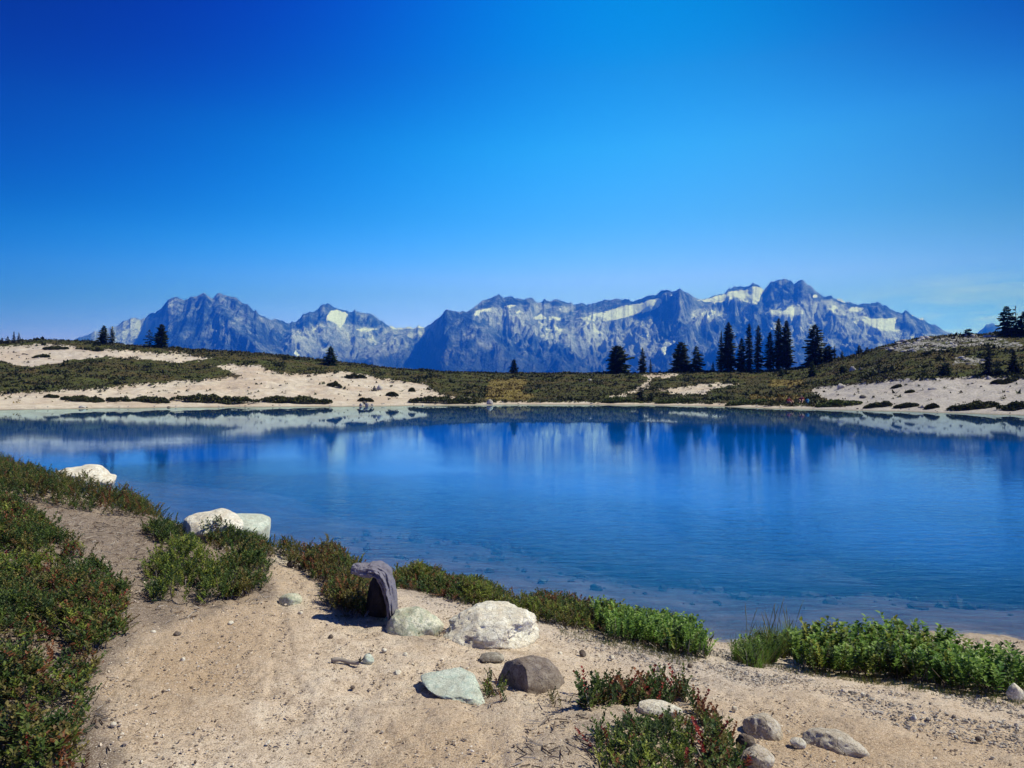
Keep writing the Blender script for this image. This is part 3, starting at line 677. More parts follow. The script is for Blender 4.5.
R_WHITE = mat_rock('white_granite', (.80, .77, .69), (.24, .21, .18), (.64, .56, .45), (.42, .40, .34), .4, 3.0, .8)
R_CREAM = mat_rock('cream_granite', (.70, .68, .55), (.16, .17, .13), (.42, .40, .29), (.22, .27, .20), .6, 3.5, .7)
R_GREEN = mat_rock('pale_green_granite', (.64, .68, .60), (.17, .20, .18), (.42, .43, .37), (.34, .42, .38), .6, 4.0, .7)
R_DARK = mat_rock('brown_rock', (.17, .135, .115), (.05, .04, .035), (.12, .09, .075), (.22, .19, .16), .5, 4.0, .9)
R_GREY = mat_rock('grey_rock', (.36, .33, .30), (.09, .08, .07), (.27, .23, .19), (.45, .42, .37), .5, 4.0, .9)
R_GREYB = mat_rock('brown_grey_rock', (.25, .205, .18), (.07, .055, .05), (.18, .14, .12), (.32, .28, .25), .5, 4.0, .9)
R_SANDY = mat_rock('sandy_rock', (.50, .44, .37), (.13, .11, .09), (.40, .33, .26), (.56, .53, .48), .5, 4.0, .9)
R_FARW = mat_rock('pale_shore_rock', (.55, .53, .50), (.14, .13, .12), (.38, .34, .30), None, 0, 1.2, .6)
R_FARD = mat_rock('dark_shore_rock', (.13, .12, .11), (.04, .04, .035), (.18, .16, .13), None, 0, 1.2, .6)

def near_rock(label, px, py, w, h, mat, seed, depth=.8, sink=.3, rot=0, name='boulder', group=None, cat='rock', sub=5, **kw):
    """a rock whose foot is seen at px, py and that is w pixels wide and h pixels tall"""
    p = ray(px, py); s = p[1] / F
    W, H = w * s, h * s
    me = rock_mesh(name, (W, W * depth, H / (1 - sink) * 1.0), seed, sub, **kw)
    o = link(name, me, mat, None, (p[0], p[1] + W * depth * .42, p[2] + H / (1 - sink) * (.5 - sink)))
    o.rotation_euler = (0, 0, rot)
    return tag(o, label, cat, group)
near_rock('large knobbly white granite boulder beside the path', 478, 649, 120, 37, R_WHITE, 7, .9, .45, 0, sub=6, facets=14, rough=.24, sharp=.95, flat=[(.05, -.30, 1, .44), (-.9, -.3, .3, .75), (.75, -.5, .1, .72), (0, -.8, .6, .68)])
near_rock('low cream boulder below the grey jacket', 407, 637, 60, 27, R_CREAM, 14, .8, .42, 0, facets=6, rough=.12, flat=[(-.1, -.3, 1, .7)])
near_rock('flat pale green slab set in the path', 452, 705, 80, 15, R_GREEN, 29, 1.25, .5, .5, facets=5, rough=.13, sharp=.95, flat=[(-.10, -.30, 1, .34), (.9, -.35, .2, .60), (-.5, -.8, .1, .62)])
near_rock('dark brown boulder with a shaded hollow face', 526, 693, 90, 36, R_GREYB, 31, .85, .45, 0, facets=5, rough=.13, sharp=1.0, lobes=.4, flat=[(-.85, -.55, .12, .42), (.55, -.8, .3, .60), (.15, .0, 1, .58), (.9, .1, .5, .7)])
near_rock('small tan stone touching the dark boulder', 492, 664, 24, 9, R_GREY, 33, .8, .3, 0, facets=6)
near_rock('long cream stone lying inside the red heather', 659, 722, 50, 18, R_WHITE, 41, .45, .25, -.32, facets=7, rough=.1, flat=[(0, -.2, 1, .5)])
near_rock('pointed grey rock beyond the red heather', 766, 739, 42, 23, R_SANDY, 52, .9, .45, .3, facets=8, rough=.15, flat=[(-.6, -.5, .5, .45)])
near_rock('dark jagged rock at the edge of the red heather', 748, 756, 22, 19, R_DARK, 57, .8, .25, .2, facets=8, rough=.16)
near_rock('grey stone low in front of the dark jagged rock', 762, 772, 36, 16, R_SANDY, 58, .9, .45, .4, facets=8, rough=.14)
near_rock('low half buried grey rock out on the open path', 845, 756, 72, 16, R_SANDY, 63, .8, .5, -.1, facets=7, rough=.16, flat=[(-.7, -.5, .4, .6)])
near_rock('small flat pale stone between two grey rocks', 800, 748, 18, 8, R_WHITE, 65, .8, .35, 0, facets=6, sub=4)
near_rock('white weathered boulder at the water left of the others', 68, 489, 64, 25, R_WHITE, 71, .8, .3, .2, facets=9, rough=.2, flat=[(-.2, -.3, 1, .7)])
near_rock('cream boulder with a grey crack above the heather bank', 200, 541, 66, 28, R_WHITE, 83, .8, .25, .1, facets=8, rough=.15, flat=[(-.15, -.3, 1, .6)])
near_rock('smooth grey white boulder sloping into the lake', 236, 541, 58, 29, R_GREEN, 88, .9, .25, 0, facets=5, rough=.08, flat=[(.45, -.2, 1, .62)])
near_rock('small pale stone at the right end of the weathered stick', 367, 664, 13, 8, R_GREEN, 93, .8, .35, 0, name='stone', sub=4, facets=6)
near_rock('flat pale stone flush with the path near the green bush', 287, 605, 26, 8, R_CREAM, 94, .9, .5, 0, name='stone', sub=4, facets=6)
near_rock('bare pale stone at the right end of the leafy bush', 1018, 703, 17, 20, R_WHITE, 96, .8, .2, 0, name='stone', sub=4, facets=8)
near_rock('dark stone just below the pale sand patch', 290, 567, 10, 5, R_DARK, 97, .8, .3, 0, name='stone', sub=4)
pr = [(152, 634, 6, 3), (176, 636, 8, 4), (182, 662, 6, 4), (112, 728, 7, 4), (352, 690, 6, 3), (398, 675, 9, 3), (384, 653, 6, 4), (583, 657, 9, 6), (612, 660, 7, 4), (735, 712, 6, 4), (690, 668, 6, 4), (864, 697, 6, 4), (915, 722, 7, 6), (980, 742, 7, 4), (560, 656, 6, 4), (660, 672, 7, 5), (246, 708, 5, 3), (268, 744, 5, 3), (405, 658, 6, 4), (330, 640, 6, 4), (230, 625, 6, 3), (300, 615, 6, 3)]
for i, (x, y, w_, h_) in enumerate(pr):
    pale_ = i % 3 != 1
    near_rock('loose pale pebble on the sandy path' if pale_ else 'loose dark pebble on the sandy path', x, y, w_, h_, R_WHITE if pale_ else R_DARK, 200 + i, .8, .25, i, 'pebble', 'loose pale pebbles on the path' if pale_ else 'loose dark pebbles on the path', 'stone', 3, facets=6)

# ------------------------------------------------------------------ gravel and litter on the path (uncountable)
def scatter_px(n, box, polys=None, seed=1, avoid=None):
    """ground points under a box of the view, evenly spread over the ground"""
    r = np.random.default_rng(seed); x0, x1, y0, y1 = box
    dmax = 1.7 * F / (y0 - Y0); dmin = 1.5 * F / (y1 - Y0)
    d = np.sqrt(r.uniform(dmin ** 2, dmax ** 2, n * 3)); px = r.uniform(x0, x1, n * 3)
    X = (px - 512) / F * d; Z = ground_z(X, d); py = Y0 + (HC - Z) * F / d
    k = (Z > -.10) & (py > y0)
    if avoid: 
        for a in avoid: k &= ~inpoly(px, py, a)
    if polys:
        m_ = np.zeros(len(px), bool)
        for p in polys: m_ |= inpoly(px, py, p)
        k &= m_
    X, d, Z = X[k][:n], d[k][:n], Z[k][:n]
    return X, d, Z
def stones(name, label, X, Y, Z, s0, s1, cols, seed, sub=1):
    r = np.random.default_rng(seed); v, t = ICO[sub]; n = len(X)
    s = np.exp(r.uniform(0, 1, n) ** 2.2 * math.log(s1 / s0)) * s0
    sc = s[:, None] * r.uniform(.55, 1.25, (n, 3)) * np.array([1, 1, .7])
    jit = 1 + .35 * r.uniform(-1, 1, (n, len(v)))
    P = v[None] * jit[:, :, None] * sc[:, None] / 2
    a = r.uniform(0, 6.28, n); c, s_ = np.cos(a)[:, None], np.sin(a)[:, None]
    P = np.stack([P[..., 0] * c - P[..., 1] * s_, P[..., 0] * s_ + P[..., 1] * c, P[..., 2]], -1)
    P += np.stack([X, Y, Z + sc[:, 2] * .18], -1)[:, None]
    T = (t[None] + (np.arange(n) * len(v))[:, None, None]).reshape(-1, 3)
    C = np.array(cols)[r.integers(0, len(cols), n)] * r.uniform(.75, 1.2, (n, 1))
    me = np_mesh(name, P.reshape(-1, 3), None, T, False, colors={'tint': np.repeat(C, len(v), 0)})
    return tag(link(name, me, STONE_MAT), label, None, kind='stuff')
STONE_MAT = mat_tint('loose_stone', .9, .35, 60, .4, .004)
peaty = [PATCH[k] for k in ('A', 'B', 'C2', 'C3')]
X, Y, Z = scatter_px(30000, (-60, 1080, 560, 800), None, 5, peaty)
stones('gravel', 'fine tan gravel strewn over the path', X, Y, Z, .004, .019, [(.62, .52, .42), (.70, .62, .53), (.50, .40, .31), (.24, .18, .14), (.58, .48, .39), (.36, .29, .24)], 6)
X, Y, Z = scatter_px(9000, (390, 1080, 575, 705), STONY + [[(700, 600), (800, 600), (830, 680), (690, 690)], [(820, 690), (1080, 700), (1080, 760), (840, 720)]], 7)
stones('shingle', 'grey lilac shingle along the beach', X, Y, Z, .006, .028, [(.42, .38, .36), (.50, .46, .43), (.30, .27, .26), (.20, .18, .175), (.56, .50, .45), (.36, .30, .27)], 8)
# stones lying on the shallow lake bed
r = np.random.default_rng(77); X = r.uniform(-3.5, 6.5, 9000); Y = r.uniform(6.5, 16, 9000); Z = ground_z(X, Y); k = (Z < -.2) & (Z > -1.1); X, Y, Z = X[k][:260], Y[k][:260], Z[k][:260]
stones('lakebed_stones', 'dim stones on the shallow lake bed', X, Y, Z, .03, .30, [(.06, .05, .055), (.035, .03, .035), (.09, .08, .08), (.13, .11, .115)], 78, 2)
# dead twigs and needles
def twig_litter(name, label, X, Y, Z, L0, L1, cols, seed, parent=None):
    r = np.random.default_rng(seed); n = len(X); a = r.uniform(0, 6.28, n); L = r.uniform(L0, L1, n); w_ = L * .05 + .0012; el = r.normal(0, .22, n)
    dx, dy, dz = np.cos(a) * np.cos(el), np.sin(a) * np.cos(el), np.sin(el)
    c = np.stack([X, Y, Z + .004 + np.abs(dz) * L * .5], -1); d = np.stack([dx, dy, dz], -1) * L[:, None] / 2
    s_ = np.stack([-dy, dx, 0 * dx], -1) * w_[:, None]; u = np.array([0, 0, 1.])[None] * w_[:, None]
    P = np.stack([c - d - s_, c - d + s_, c - d + u * 1.4, c + d - s_ * .6, c + d + s_ * .6, c + d + u], 1)
    q0 = np.array([[0, 3, 5, 2], [2, 5, 4, 1], [1, 4, 3, 0]])
    Q = (q0[None] + (np.arange(n) * 6)[:, None, None]).reshape(-1, 4)
    C = np.array(cols)[r.integers(0, len(cols), n)] * r.uniform(.7, 1.2, (n, 1))
    return link(name, np_mesh(name, P.reshape(-1, 3), Q, None, False, colors={'tint': np.repeat(C, 6, 0)}), WOOD_MAT, parent)
WOOD_MAT = mat_tint('dead_wood', .9, .4, 40, .3, .003)
TW_COL = [(.20, .15, .125), (.30, .25, .22), (.11, .08, .065), (.38, .33, .30), (.16, .10, .07)]
X, Y, Z = scatter_px(11000, (-80, 1024, 480, 800), PEAT, 9)
tag(twig_litter('twig_litter', '', X, Y, Z, .012, .07, TW_COL, 10), 'dry grey twigs and needles under the heather', None, kind='stuff')
X, Y, Z = scatter_px(500, (100, 1024, 600, 800), None, 12)
tag(twig_litter('path_twigs', '', X, Y, Z, .008, .035, TW_COL, 13), 'scattered bits of twig on the path', None, kind='stuff')

# ------------------------------------------------------------------ heather, bushes
LEAF = mat_leaf('heather_leaf', .3); LEAF_B = mat_leaf('bush_leaf', .4, .45); STEM = WOOD_MAT
GOLD = math.pi * (3 - math.sqrt(5))
def sprig_tpl(seed, n=40, ll=.17, lw=.032, up=.85, t0=.08):
    """one upright heather shoot, unit tall, as narrow leaf quads"""
    r = np.random.default_rng(seed); V = []; Q = []; S = []
    bend = r.uniform(-.5, .5, 2)
    for i in range(n):
        t = t0 + (1 - t0) * (i + .5) / n; a = i * GOLD + r.uniform(-.3, .3)
        b = np.array([bend[0] * t * t, bend[1] * t * t, t]); l = ll * (1.1 - .55 * t) * r.uniform(.75, 1.2); e = up * r.uniform(.75, 1.25) * (.75 + .5 * t)
        d = np.array([math.cos(a) * math.cos(e), math.sin(a) * math.cos(e), math.sin(e)]); s = np.array([-math.sin(a), math.cos(a), 0]) * lw * r.uniform(.8, 1.2)
        V += [b, b + d * l * .5 + s, b + d * l, b + d * l * .5 - s]; Q.append([4 * i, 4 * i + 1, 4 * i + 2, 4 * i + 3]); S += [t] * 4
    return np.array(V), np.array(Q), np.array(S)
def leafy_tpl(seed, n=24, ll=.18, lw=.046):
    """one leafy shoot with broad folded leaves"""
    r = np.random.default_rng(seed); V = []; Q = []; S = []
    bend = r.uniform(-.3, .3, 2)
    for i in range(n):
        t = .2 + .8 * (i + .5) / n; a = i * GOLD + r.uniform(-.4, .4)
        b = np.array([bend[0] * t * t, bend[1] * t * t, t]); l = ll * (1.15 - .5 * t) * r.uniform(.7, 1.2); e = r.uniform(.2, 1.1)
        d = np.array([math.cos(a) * math.cos(e), math.sin(a) * math.cos(e), math.sin(e)]); s = np.array([-math.sin(a), math.cos(a), 0]); nn = np.cross(d, s)
        w_ = lw * r.uniform(.8, 1.2); k = len(V)
        V += [b, b + d * l * .3 + s * w_ + nn * w_ * .35, b + d * l * .72 + s * w_ * .75 + nn * w_ * .2, b + d * l - nn * w_ * .3, b + d * l * .72 - s * w_ * .75 + nn * w_ * .2, b + d * l * .3 - s * w_ + nn * w_ * .35, b + d * l * .5]
        Q += [[k, k + 1, k + 2, k + 6], [k + 6, k + 2, k + 3, k + 3], [k, k + 6, k + 4, k + 5], [k + 6, k + 3, k + 4, k + 4]]; S += [t] * 7
    Q = np.array(Q); q4 = Q[Q[:, 2] != Q[:, 3]]; t3 = Q[Q[:, 2] == Q[:, 3]][:, :3]
    return np.array(V), q4, np.array(S), t3
def grass_tpl(seed, n=9):
    r = np.random.default_rng(seed); V = []; Q = []; S = []
    for i in range(n):
        a = r.uniform(0, 6.28); lean = r.uniform(.1, .55); h_ = r.uniform(.55, 1.0); o = r.uniform(-.08, .08, 2); s = np.array([-math.sin(a), math.cos(a), 0]) * .012; k = len(V)
        for j, t in enumerate((0, .35, .7, 1)):
            p = np.array([o[0] + math.cos(a) * lean * t * t, o[1] + math.sin(a) * lean * t * t, h_ * t * (1 - .25 * lean * t)]); w_ = 1 - .85 * t
            V += [p + s * w_, p - s * w_]; S += [t, t]
        Q += [[k + 2 * j, k + 2 * j + 1, k + 2 * j + 3, k + 2 * j + 2] for j in range(3)]
    return np.array(V), np.array(Q), np.array(S)
HEATH_T = [sprig_tpl(i) for i in range(6)]; LEAFY_T = [leafy_tpl(20 + i) for i in range(6)]; GRASS_T = [grass_tpl(40 + i) for i in range(5)]
CUSH_T = [sprig_tpl(80 + i, 15, .46, .085, .7, .02) for i in range(6)]
RED_T = [sprig_tpl(60 + i, 24, .21, .062, .75) for i in range(5)]
GRN = [(0.092, 0.153, 0.031), (0.066, 0.112, 0.031), (0.129, 0.178, 0.037), (0.051, 0.082, 0.027)]
OLV = [(0.204, 0.189, 0.054), (0.165, 0.144, 0.047), (0.253, 0.207, 0.063)]
RST = [(0.275, 0.102, 0.044), (0.211, 0.085, 0.044), (0.184, 0.111, 0.048)]
RED = [(0.308, 0.039, 0.033), (0.211, 0.033, 0.03)]
YGR = [(0.234, 0.287, 0.043), (0.301, 0.326, 0.062), (0.167, 0.232, 0.039)]
BRT = [(0.179, 0.322, 0.052), (0.245, 0.401, 0.078), (0.122, 0.235, 0.046), (0.301, 0.452, 0.104)]
def in_patch(poly, n, seed, shrink=0):
    r = np.random.default_rng(seed)
    W = np.array([ray(*p)[:2] for p in poly]); lo, hi = W.min(0), W.max(0)
    P = r.uniform(lo, hi, (n * 12, 2)); P = P[inpoly(P[:, 0] + .16 * fbm2(P[:, 0] * 2.2, P[:, 1] * 2.2, 3, 301, .6), P[:, 1] + .16 * fbm2(P[:, 0] * 2.2, P[:, 1] * 2.2, 3, 302, .6), [tuple(w_) for w_ in W])]
    return P, W
def poly_area(W):
    x, y = W[:, 0], W[:, 1]; return abs(np.dot(x, np.roll(y, -1)) - np.dot(y, np.roll(x, -1))) / 2
def plant_field(poly, dens, h0, h1, pals, tpls, seed, gap=.0, clump=2.6, spread=1.0, lean=.25, canopy=0, gapthr=-.30):
    """vertices of all shoots of one plant, in world space"""
    _, W = in_patch(poly, 10, seed); n = int(poly_area(W) * dens)
    P, W = in_patch(poly, max(n, 40) * 2, seed); P = P[:n]
    r = np.random.default_rng(seed + 1)
    nz = fbm2(P[:, 0] * clump, P[:, 1] * clump, 3, seed); P = P[nz > -1 + gap * 1.0] if gap else P
    nz = fbm2(P[:, 0] * clump, P[:, 1] * clump, 3, seed)
    Z = ground_z(P[:, 0], P[:, 1]); k = Z > .03; P, Z, nz = P[k], Z[k], nz[k]
    if canopy:      # low rounded cushions: short shoots over a domed, lumpy surface
        dist = np.full(len(P), 9.0)
        for i in range(len(W)):
            A_, B_ = W[i], W[(i + 1) % len(W)]; ab = B_ - A_; t_ = np.clip(((P - A_) @ ab) / (ab @ ab + 1e-9), 0, 1); dist = np.minimum(dist, np.linalg.norm(P - A_ - t_[:, None] * ab, axis=1))
        lump = fbm2(P[:, 0] * 3.4, P[:, 1] * 3.4, 3, seed + 31); cz = canopy * np.sqrt(np.clip(dist / .22, .03, 1)) * np.clip(.62 + 1.0 * lump, .12, 1.25)
        Z = Z + cz * (1 - .75 * r.uniform(0, 1, len(P)) ** 2.0)
        k = (lump > gapthr) & ((dist > .05) | (r.uniform(0, 1, len(P)) < .5)); P, Z, nz = P[k], Z[k], nz[k]
    n = len(P); H = (h0 + (h1 - h0) * np.clip(r.uniform(0, 1, n) * .55 + .45 * (nz + .5), 0, 1.1))
    pz = fbm2(P[:, 0] * 3.1 + 9, P[:, 1] * 3.1, 3, seed + 3) + r.normal(0, .22, n)
    wts = np.cumsum([p[1] for p in pals]); wts = wts / wts[-1]
    q = np.clip(pz * .9 + .5, 0, .999); pi = np.searchsorted(wts, q); pi = np.minimum(pi, len(pals) - 1)
    Vs, Qs, Ts, Cs = [], [], [], []; off = 0
    ti = r.integers(0, len(tpls), n)
    for k, tp in enumerate(tpls):
        idx = np.where(ti == k)[0]
        if not len(idx): continue
        V, Q, S = tp[:3]; m_ = len(idx)
        a = r.uniform(0, 6.28, m_); ln = np.abs(r.normal(0, lean, m_)); la_ = r.uniform(0, 6.28, m_)
        c, s_ = np.cos(a)[:, None], np.sin(a)[:, None]; h_ = H[idx][:, None]
        x = (V[None, :, 0] * c - V[None, :, 1] * s_) * h_ * spread + V[None, :, 2] * h_ * (np.sin(ln) * np.cos(la_))[:, None]
        y = (V[None, :, 0] * s_ + V[None, :, 1] * c) * h_ * spread + V[None, :, 2] * h_ * (np.sin(ln) * np.sin(la_))[:, None]
        z = V[None, :, 2] * h_ * np.cos(ln)[:, None]
        vv = np.stack([x + P[idx, 0][:, None], y + P[idx, 1][:, None], z + Z[idx][:, None] - .01], -1)
        Vs.append(vv.reshape(-1, 3)); Qs.append((Q[None] + off + (np.arange(m_) * len(V))[:, None, None]).reshape(-1, 4))
        if len(tp) > 3: Ts.append((tp[3][None] + off + (np.arange(m_) * len(V))[:, None, None]).reshape(-1, 3))
        base = np.zeros((m_, 3))
        for j, (pal, _) in enumerate(pals):
            sel = pi[idx] == j; pa = np.array(pal); base[sel] = pa[r.integers(0, len(pa), sel.sum())]
        base *= r.uniform(.75, 1.25, (m_, 1))
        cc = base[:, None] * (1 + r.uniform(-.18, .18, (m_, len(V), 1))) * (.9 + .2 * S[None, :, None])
        Cs.append(cc.reshape(-1, 3)); off += m_ * len(V)
    return np.concatenate(Vs), np.concatenate(Qs), (np.concatenate(Ts) if Ts else None), np.concatenate(Cs), P, Z, H
def shrub(name, label, cat, polys, seed, specs, mat=LEAF, group=None, stems=True, part='foliage'):
    """specs: list of (dens, h0, h1, pals, tpls, extra)"""
    Vs, Qs, Ts, Cs = [], [], [], []; off = 0; PP, ZZ, HH = [], [], []
    for i, poly in enumerate(polys):
        for j, (dens, h0, h1, pals, tpls, ex) in enumerate(specs):
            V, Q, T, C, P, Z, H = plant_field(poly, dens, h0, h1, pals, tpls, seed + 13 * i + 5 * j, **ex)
            Vs.append(V); Qs.append(Q + off); Cs.append(C); PP.append(P); ZZ.append(Z); HH.append(H)
            if ex.get('canopy'): ZZ[-1] = ground_z(P[:, 0], P[:, 1]); HH[-1] = H * 1.4
            if T is not None: Ts.append(T + off)
            off += len(V)
    V = np.concatenate(Vs); P = np.concatenate(PP); Z = np.concatenate(ZZ); H = np.concatenate(HH)
    c = np.array([P[:, 0].mean(), P[:, 1].mean(), Z.mean()])
    root = thing(name, label, cat, c, group)
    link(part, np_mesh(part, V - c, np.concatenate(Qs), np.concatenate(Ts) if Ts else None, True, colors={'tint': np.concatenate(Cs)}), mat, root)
    if stems:
        r = np.random.default_rng(seed + 99); k = r.permutation(len(P))[:min(int(len(P) * .8), 2500)]; P, Z, H = P[k], Z[k], H[k]; n = len(P)
        a = r.uniform(0, 6.28, n); ln = r.uniform(.05, .9, n); L = H * r.uniform(.35, .85, n)
        d = np.stack([np.cos(a) * np.sin(ln), np.sin(a) * np.sin(ln), np.cos(ln)], -1); b = np.stack([P[:, 0], P[:, 1], Z - .01], -1) - c
        w_ = (.0025 + .002 * r.uniform(0, 1, n))[:, None]; s1 = np.stack([-np.sin(a), np.cos(a), 0 * a], -1) * w_; s2 = np.cross(d, s1)
        pts = [b + s1, b - s1 * .5 + s2 * .9, b - s1 * .5 - s2 * .9]; tip = b + d * L[:, None]; pts += [tip + s1 * .5, tip - s1 * .25 + s2 * .45, tip - s1 * .25 - s2 * .45]
        Vv = np.stack(pts, 1).reshape(-1, 3); q0 = np.array([[0, 1, 4, 3], [1, 2, 5, 4], [2, 0, 3, 5]]); Q = (q0[None] + (np.arange(n) * 6)[:, None, None]).reshape(-1, 4)
        C = np.array(TW_COL)[r.integers(0, 5, n)]
        so_ = link('stems', np_mesh('stems', Vv, Q, None, False, colors={'tint': np.repeat(C, 6, 0)}), STEM, root); so_['kind'] = 'stuff'
    return root
GL = 'heather clumps on the near bank'
mixA = [(GRN, 3.0), (OLV, 1.6), (RST, .7), (GRN, 2), (RED, .10), (YGR, .5)]
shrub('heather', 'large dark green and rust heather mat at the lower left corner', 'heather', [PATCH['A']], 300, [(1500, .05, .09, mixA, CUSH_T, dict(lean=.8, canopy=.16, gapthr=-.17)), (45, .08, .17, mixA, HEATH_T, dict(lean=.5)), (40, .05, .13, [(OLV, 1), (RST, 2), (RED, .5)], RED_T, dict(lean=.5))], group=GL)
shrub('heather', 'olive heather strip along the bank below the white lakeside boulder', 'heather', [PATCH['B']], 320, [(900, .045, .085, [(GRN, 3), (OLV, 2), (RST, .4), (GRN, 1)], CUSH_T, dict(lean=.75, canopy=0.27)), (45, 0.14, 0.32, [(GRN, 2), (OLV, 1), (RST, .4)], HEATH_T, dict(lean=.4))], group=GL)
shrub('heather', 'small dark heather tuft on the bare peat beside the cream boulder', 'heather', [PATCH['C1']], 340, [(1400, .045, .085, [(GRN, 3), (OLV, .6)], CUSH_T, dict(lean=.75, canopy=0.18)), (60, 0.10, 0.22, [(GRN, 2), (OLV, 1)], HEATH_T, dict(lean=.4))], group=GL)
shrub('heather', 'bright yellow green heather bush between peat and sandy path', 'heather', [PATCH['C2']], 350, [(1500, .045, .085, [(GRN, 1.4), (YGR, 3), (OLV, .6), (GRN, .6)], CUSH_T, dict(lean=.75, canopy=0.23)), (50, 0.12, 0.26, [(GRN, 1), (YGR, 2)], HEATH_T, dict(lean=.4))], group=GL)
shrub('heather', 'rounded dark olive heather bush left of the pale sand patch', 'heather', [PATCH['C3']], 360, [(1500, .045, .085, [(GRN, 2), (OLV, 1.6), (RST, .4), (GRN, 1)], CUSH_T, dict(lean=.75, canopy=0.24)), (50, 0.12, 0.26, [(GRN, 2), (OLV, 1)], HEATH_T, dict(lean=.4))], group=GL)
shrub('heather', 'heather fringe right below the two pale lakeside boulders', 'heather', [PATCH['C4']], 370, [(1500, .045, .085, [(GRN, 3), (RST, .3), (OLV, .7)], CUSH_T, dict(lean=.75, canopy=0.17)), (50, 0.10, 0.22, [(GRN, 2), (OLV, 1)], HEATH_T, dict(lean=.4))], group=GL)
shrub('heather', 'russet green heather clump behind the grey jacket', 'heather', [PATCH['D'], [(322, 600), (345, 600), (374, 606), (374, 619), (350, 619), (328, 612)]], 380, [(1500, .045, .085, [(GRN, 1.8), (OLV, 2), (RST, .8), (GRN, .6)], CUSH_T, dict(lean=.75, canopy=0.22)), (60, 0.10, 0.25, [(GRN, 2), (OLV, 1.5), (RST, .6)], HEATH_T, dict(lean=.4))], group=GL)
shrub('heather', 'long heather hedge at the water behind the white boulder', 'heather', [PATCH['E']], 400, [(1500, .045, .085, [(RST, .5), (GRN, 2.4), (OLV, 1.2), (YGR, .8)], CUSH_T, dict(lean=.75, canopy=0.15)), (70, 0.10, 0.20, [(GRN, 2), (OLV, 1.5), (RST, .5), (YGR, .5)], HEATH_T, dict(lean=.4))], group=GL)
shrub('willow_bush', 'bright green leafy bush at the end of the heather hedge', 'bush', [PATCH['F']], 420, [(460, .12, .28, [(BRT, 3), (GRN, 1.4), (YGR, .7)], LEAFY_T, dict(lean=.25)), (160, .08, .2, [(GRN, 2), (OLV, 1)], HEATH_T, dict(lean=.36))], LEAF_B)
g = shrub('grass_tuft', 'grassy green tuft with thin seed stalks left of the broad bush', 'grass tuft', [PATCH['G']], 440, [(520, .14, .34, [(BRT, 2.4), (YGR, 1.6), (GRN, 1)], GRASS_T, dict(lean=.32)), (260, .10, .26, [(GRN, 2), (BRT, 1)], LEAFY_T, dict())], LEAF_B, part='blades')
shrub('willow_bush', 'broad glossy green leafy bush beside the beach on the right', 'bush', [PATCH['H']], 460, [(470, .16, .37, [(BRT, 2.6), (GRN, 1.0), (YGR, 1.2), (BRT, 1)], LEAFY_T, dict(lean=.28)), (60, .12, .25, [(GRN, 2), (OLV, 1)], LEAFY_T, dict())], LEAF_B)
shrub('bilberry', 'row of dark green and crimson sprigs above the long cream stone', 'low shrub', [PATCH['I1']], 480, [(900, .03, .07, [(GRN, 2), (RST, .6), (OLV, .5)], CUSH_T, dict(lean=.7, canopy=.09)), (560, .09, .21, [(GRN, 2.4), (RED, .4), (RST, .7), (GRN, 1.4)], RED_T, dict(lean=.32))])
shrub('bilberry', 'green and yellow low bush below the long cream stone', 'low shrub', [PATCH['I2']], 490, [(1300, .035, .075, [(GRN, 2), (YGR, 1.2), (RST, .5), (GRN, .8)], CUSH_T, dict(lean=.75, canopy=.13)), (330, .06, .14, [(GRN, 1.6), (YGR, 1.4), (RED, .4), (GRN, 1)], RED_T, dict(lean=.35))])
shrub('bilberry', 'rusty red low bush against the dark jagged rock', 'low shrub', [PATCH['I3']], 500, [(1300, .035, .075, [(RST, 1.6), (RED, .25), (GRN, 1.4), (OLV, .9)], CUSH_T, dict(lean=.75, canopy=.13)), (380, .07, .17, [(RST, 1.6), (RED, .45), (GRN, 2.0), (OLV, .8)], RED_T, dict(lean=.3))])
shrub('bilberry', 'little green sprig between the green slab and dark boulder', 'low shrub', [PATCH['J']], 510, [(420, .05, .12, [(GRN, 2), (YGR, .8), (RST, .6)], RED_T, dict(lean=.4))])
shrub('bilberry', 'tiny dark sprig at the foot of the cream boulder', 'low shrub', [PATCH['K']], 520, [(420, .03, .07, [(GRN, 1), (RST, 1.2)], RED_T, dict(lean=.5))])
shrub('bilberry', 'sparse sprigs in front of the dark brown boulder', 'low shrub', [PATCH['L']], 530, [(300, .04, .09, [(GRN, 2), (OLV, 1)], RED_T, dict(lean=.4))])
# seed stalks of the grass tuft
mb = MB(); r = np.random.default_rng(5)
gc_ = np.array(g.location)
for i in range(16):
    p = ray(r.uniform(745, 800), r.uniform(648, 660)); h_ = r.uniform(.32, .5); a = r.uniform(0, 6.28)
    pts = [p + np.array([math.cos(a) * .10 * t * t, math.sin(a) * .10 * t * t, h_ * t]) for t in (0, .3, .6, .85, 1)]
    mb.tube(np.array(pts) - gc_, [.0022, .002, .0016, .003, .001], 4, (.16, .14, .05))
link('stalks', mb.mesh('stalks'), WOOD_MAT, g)
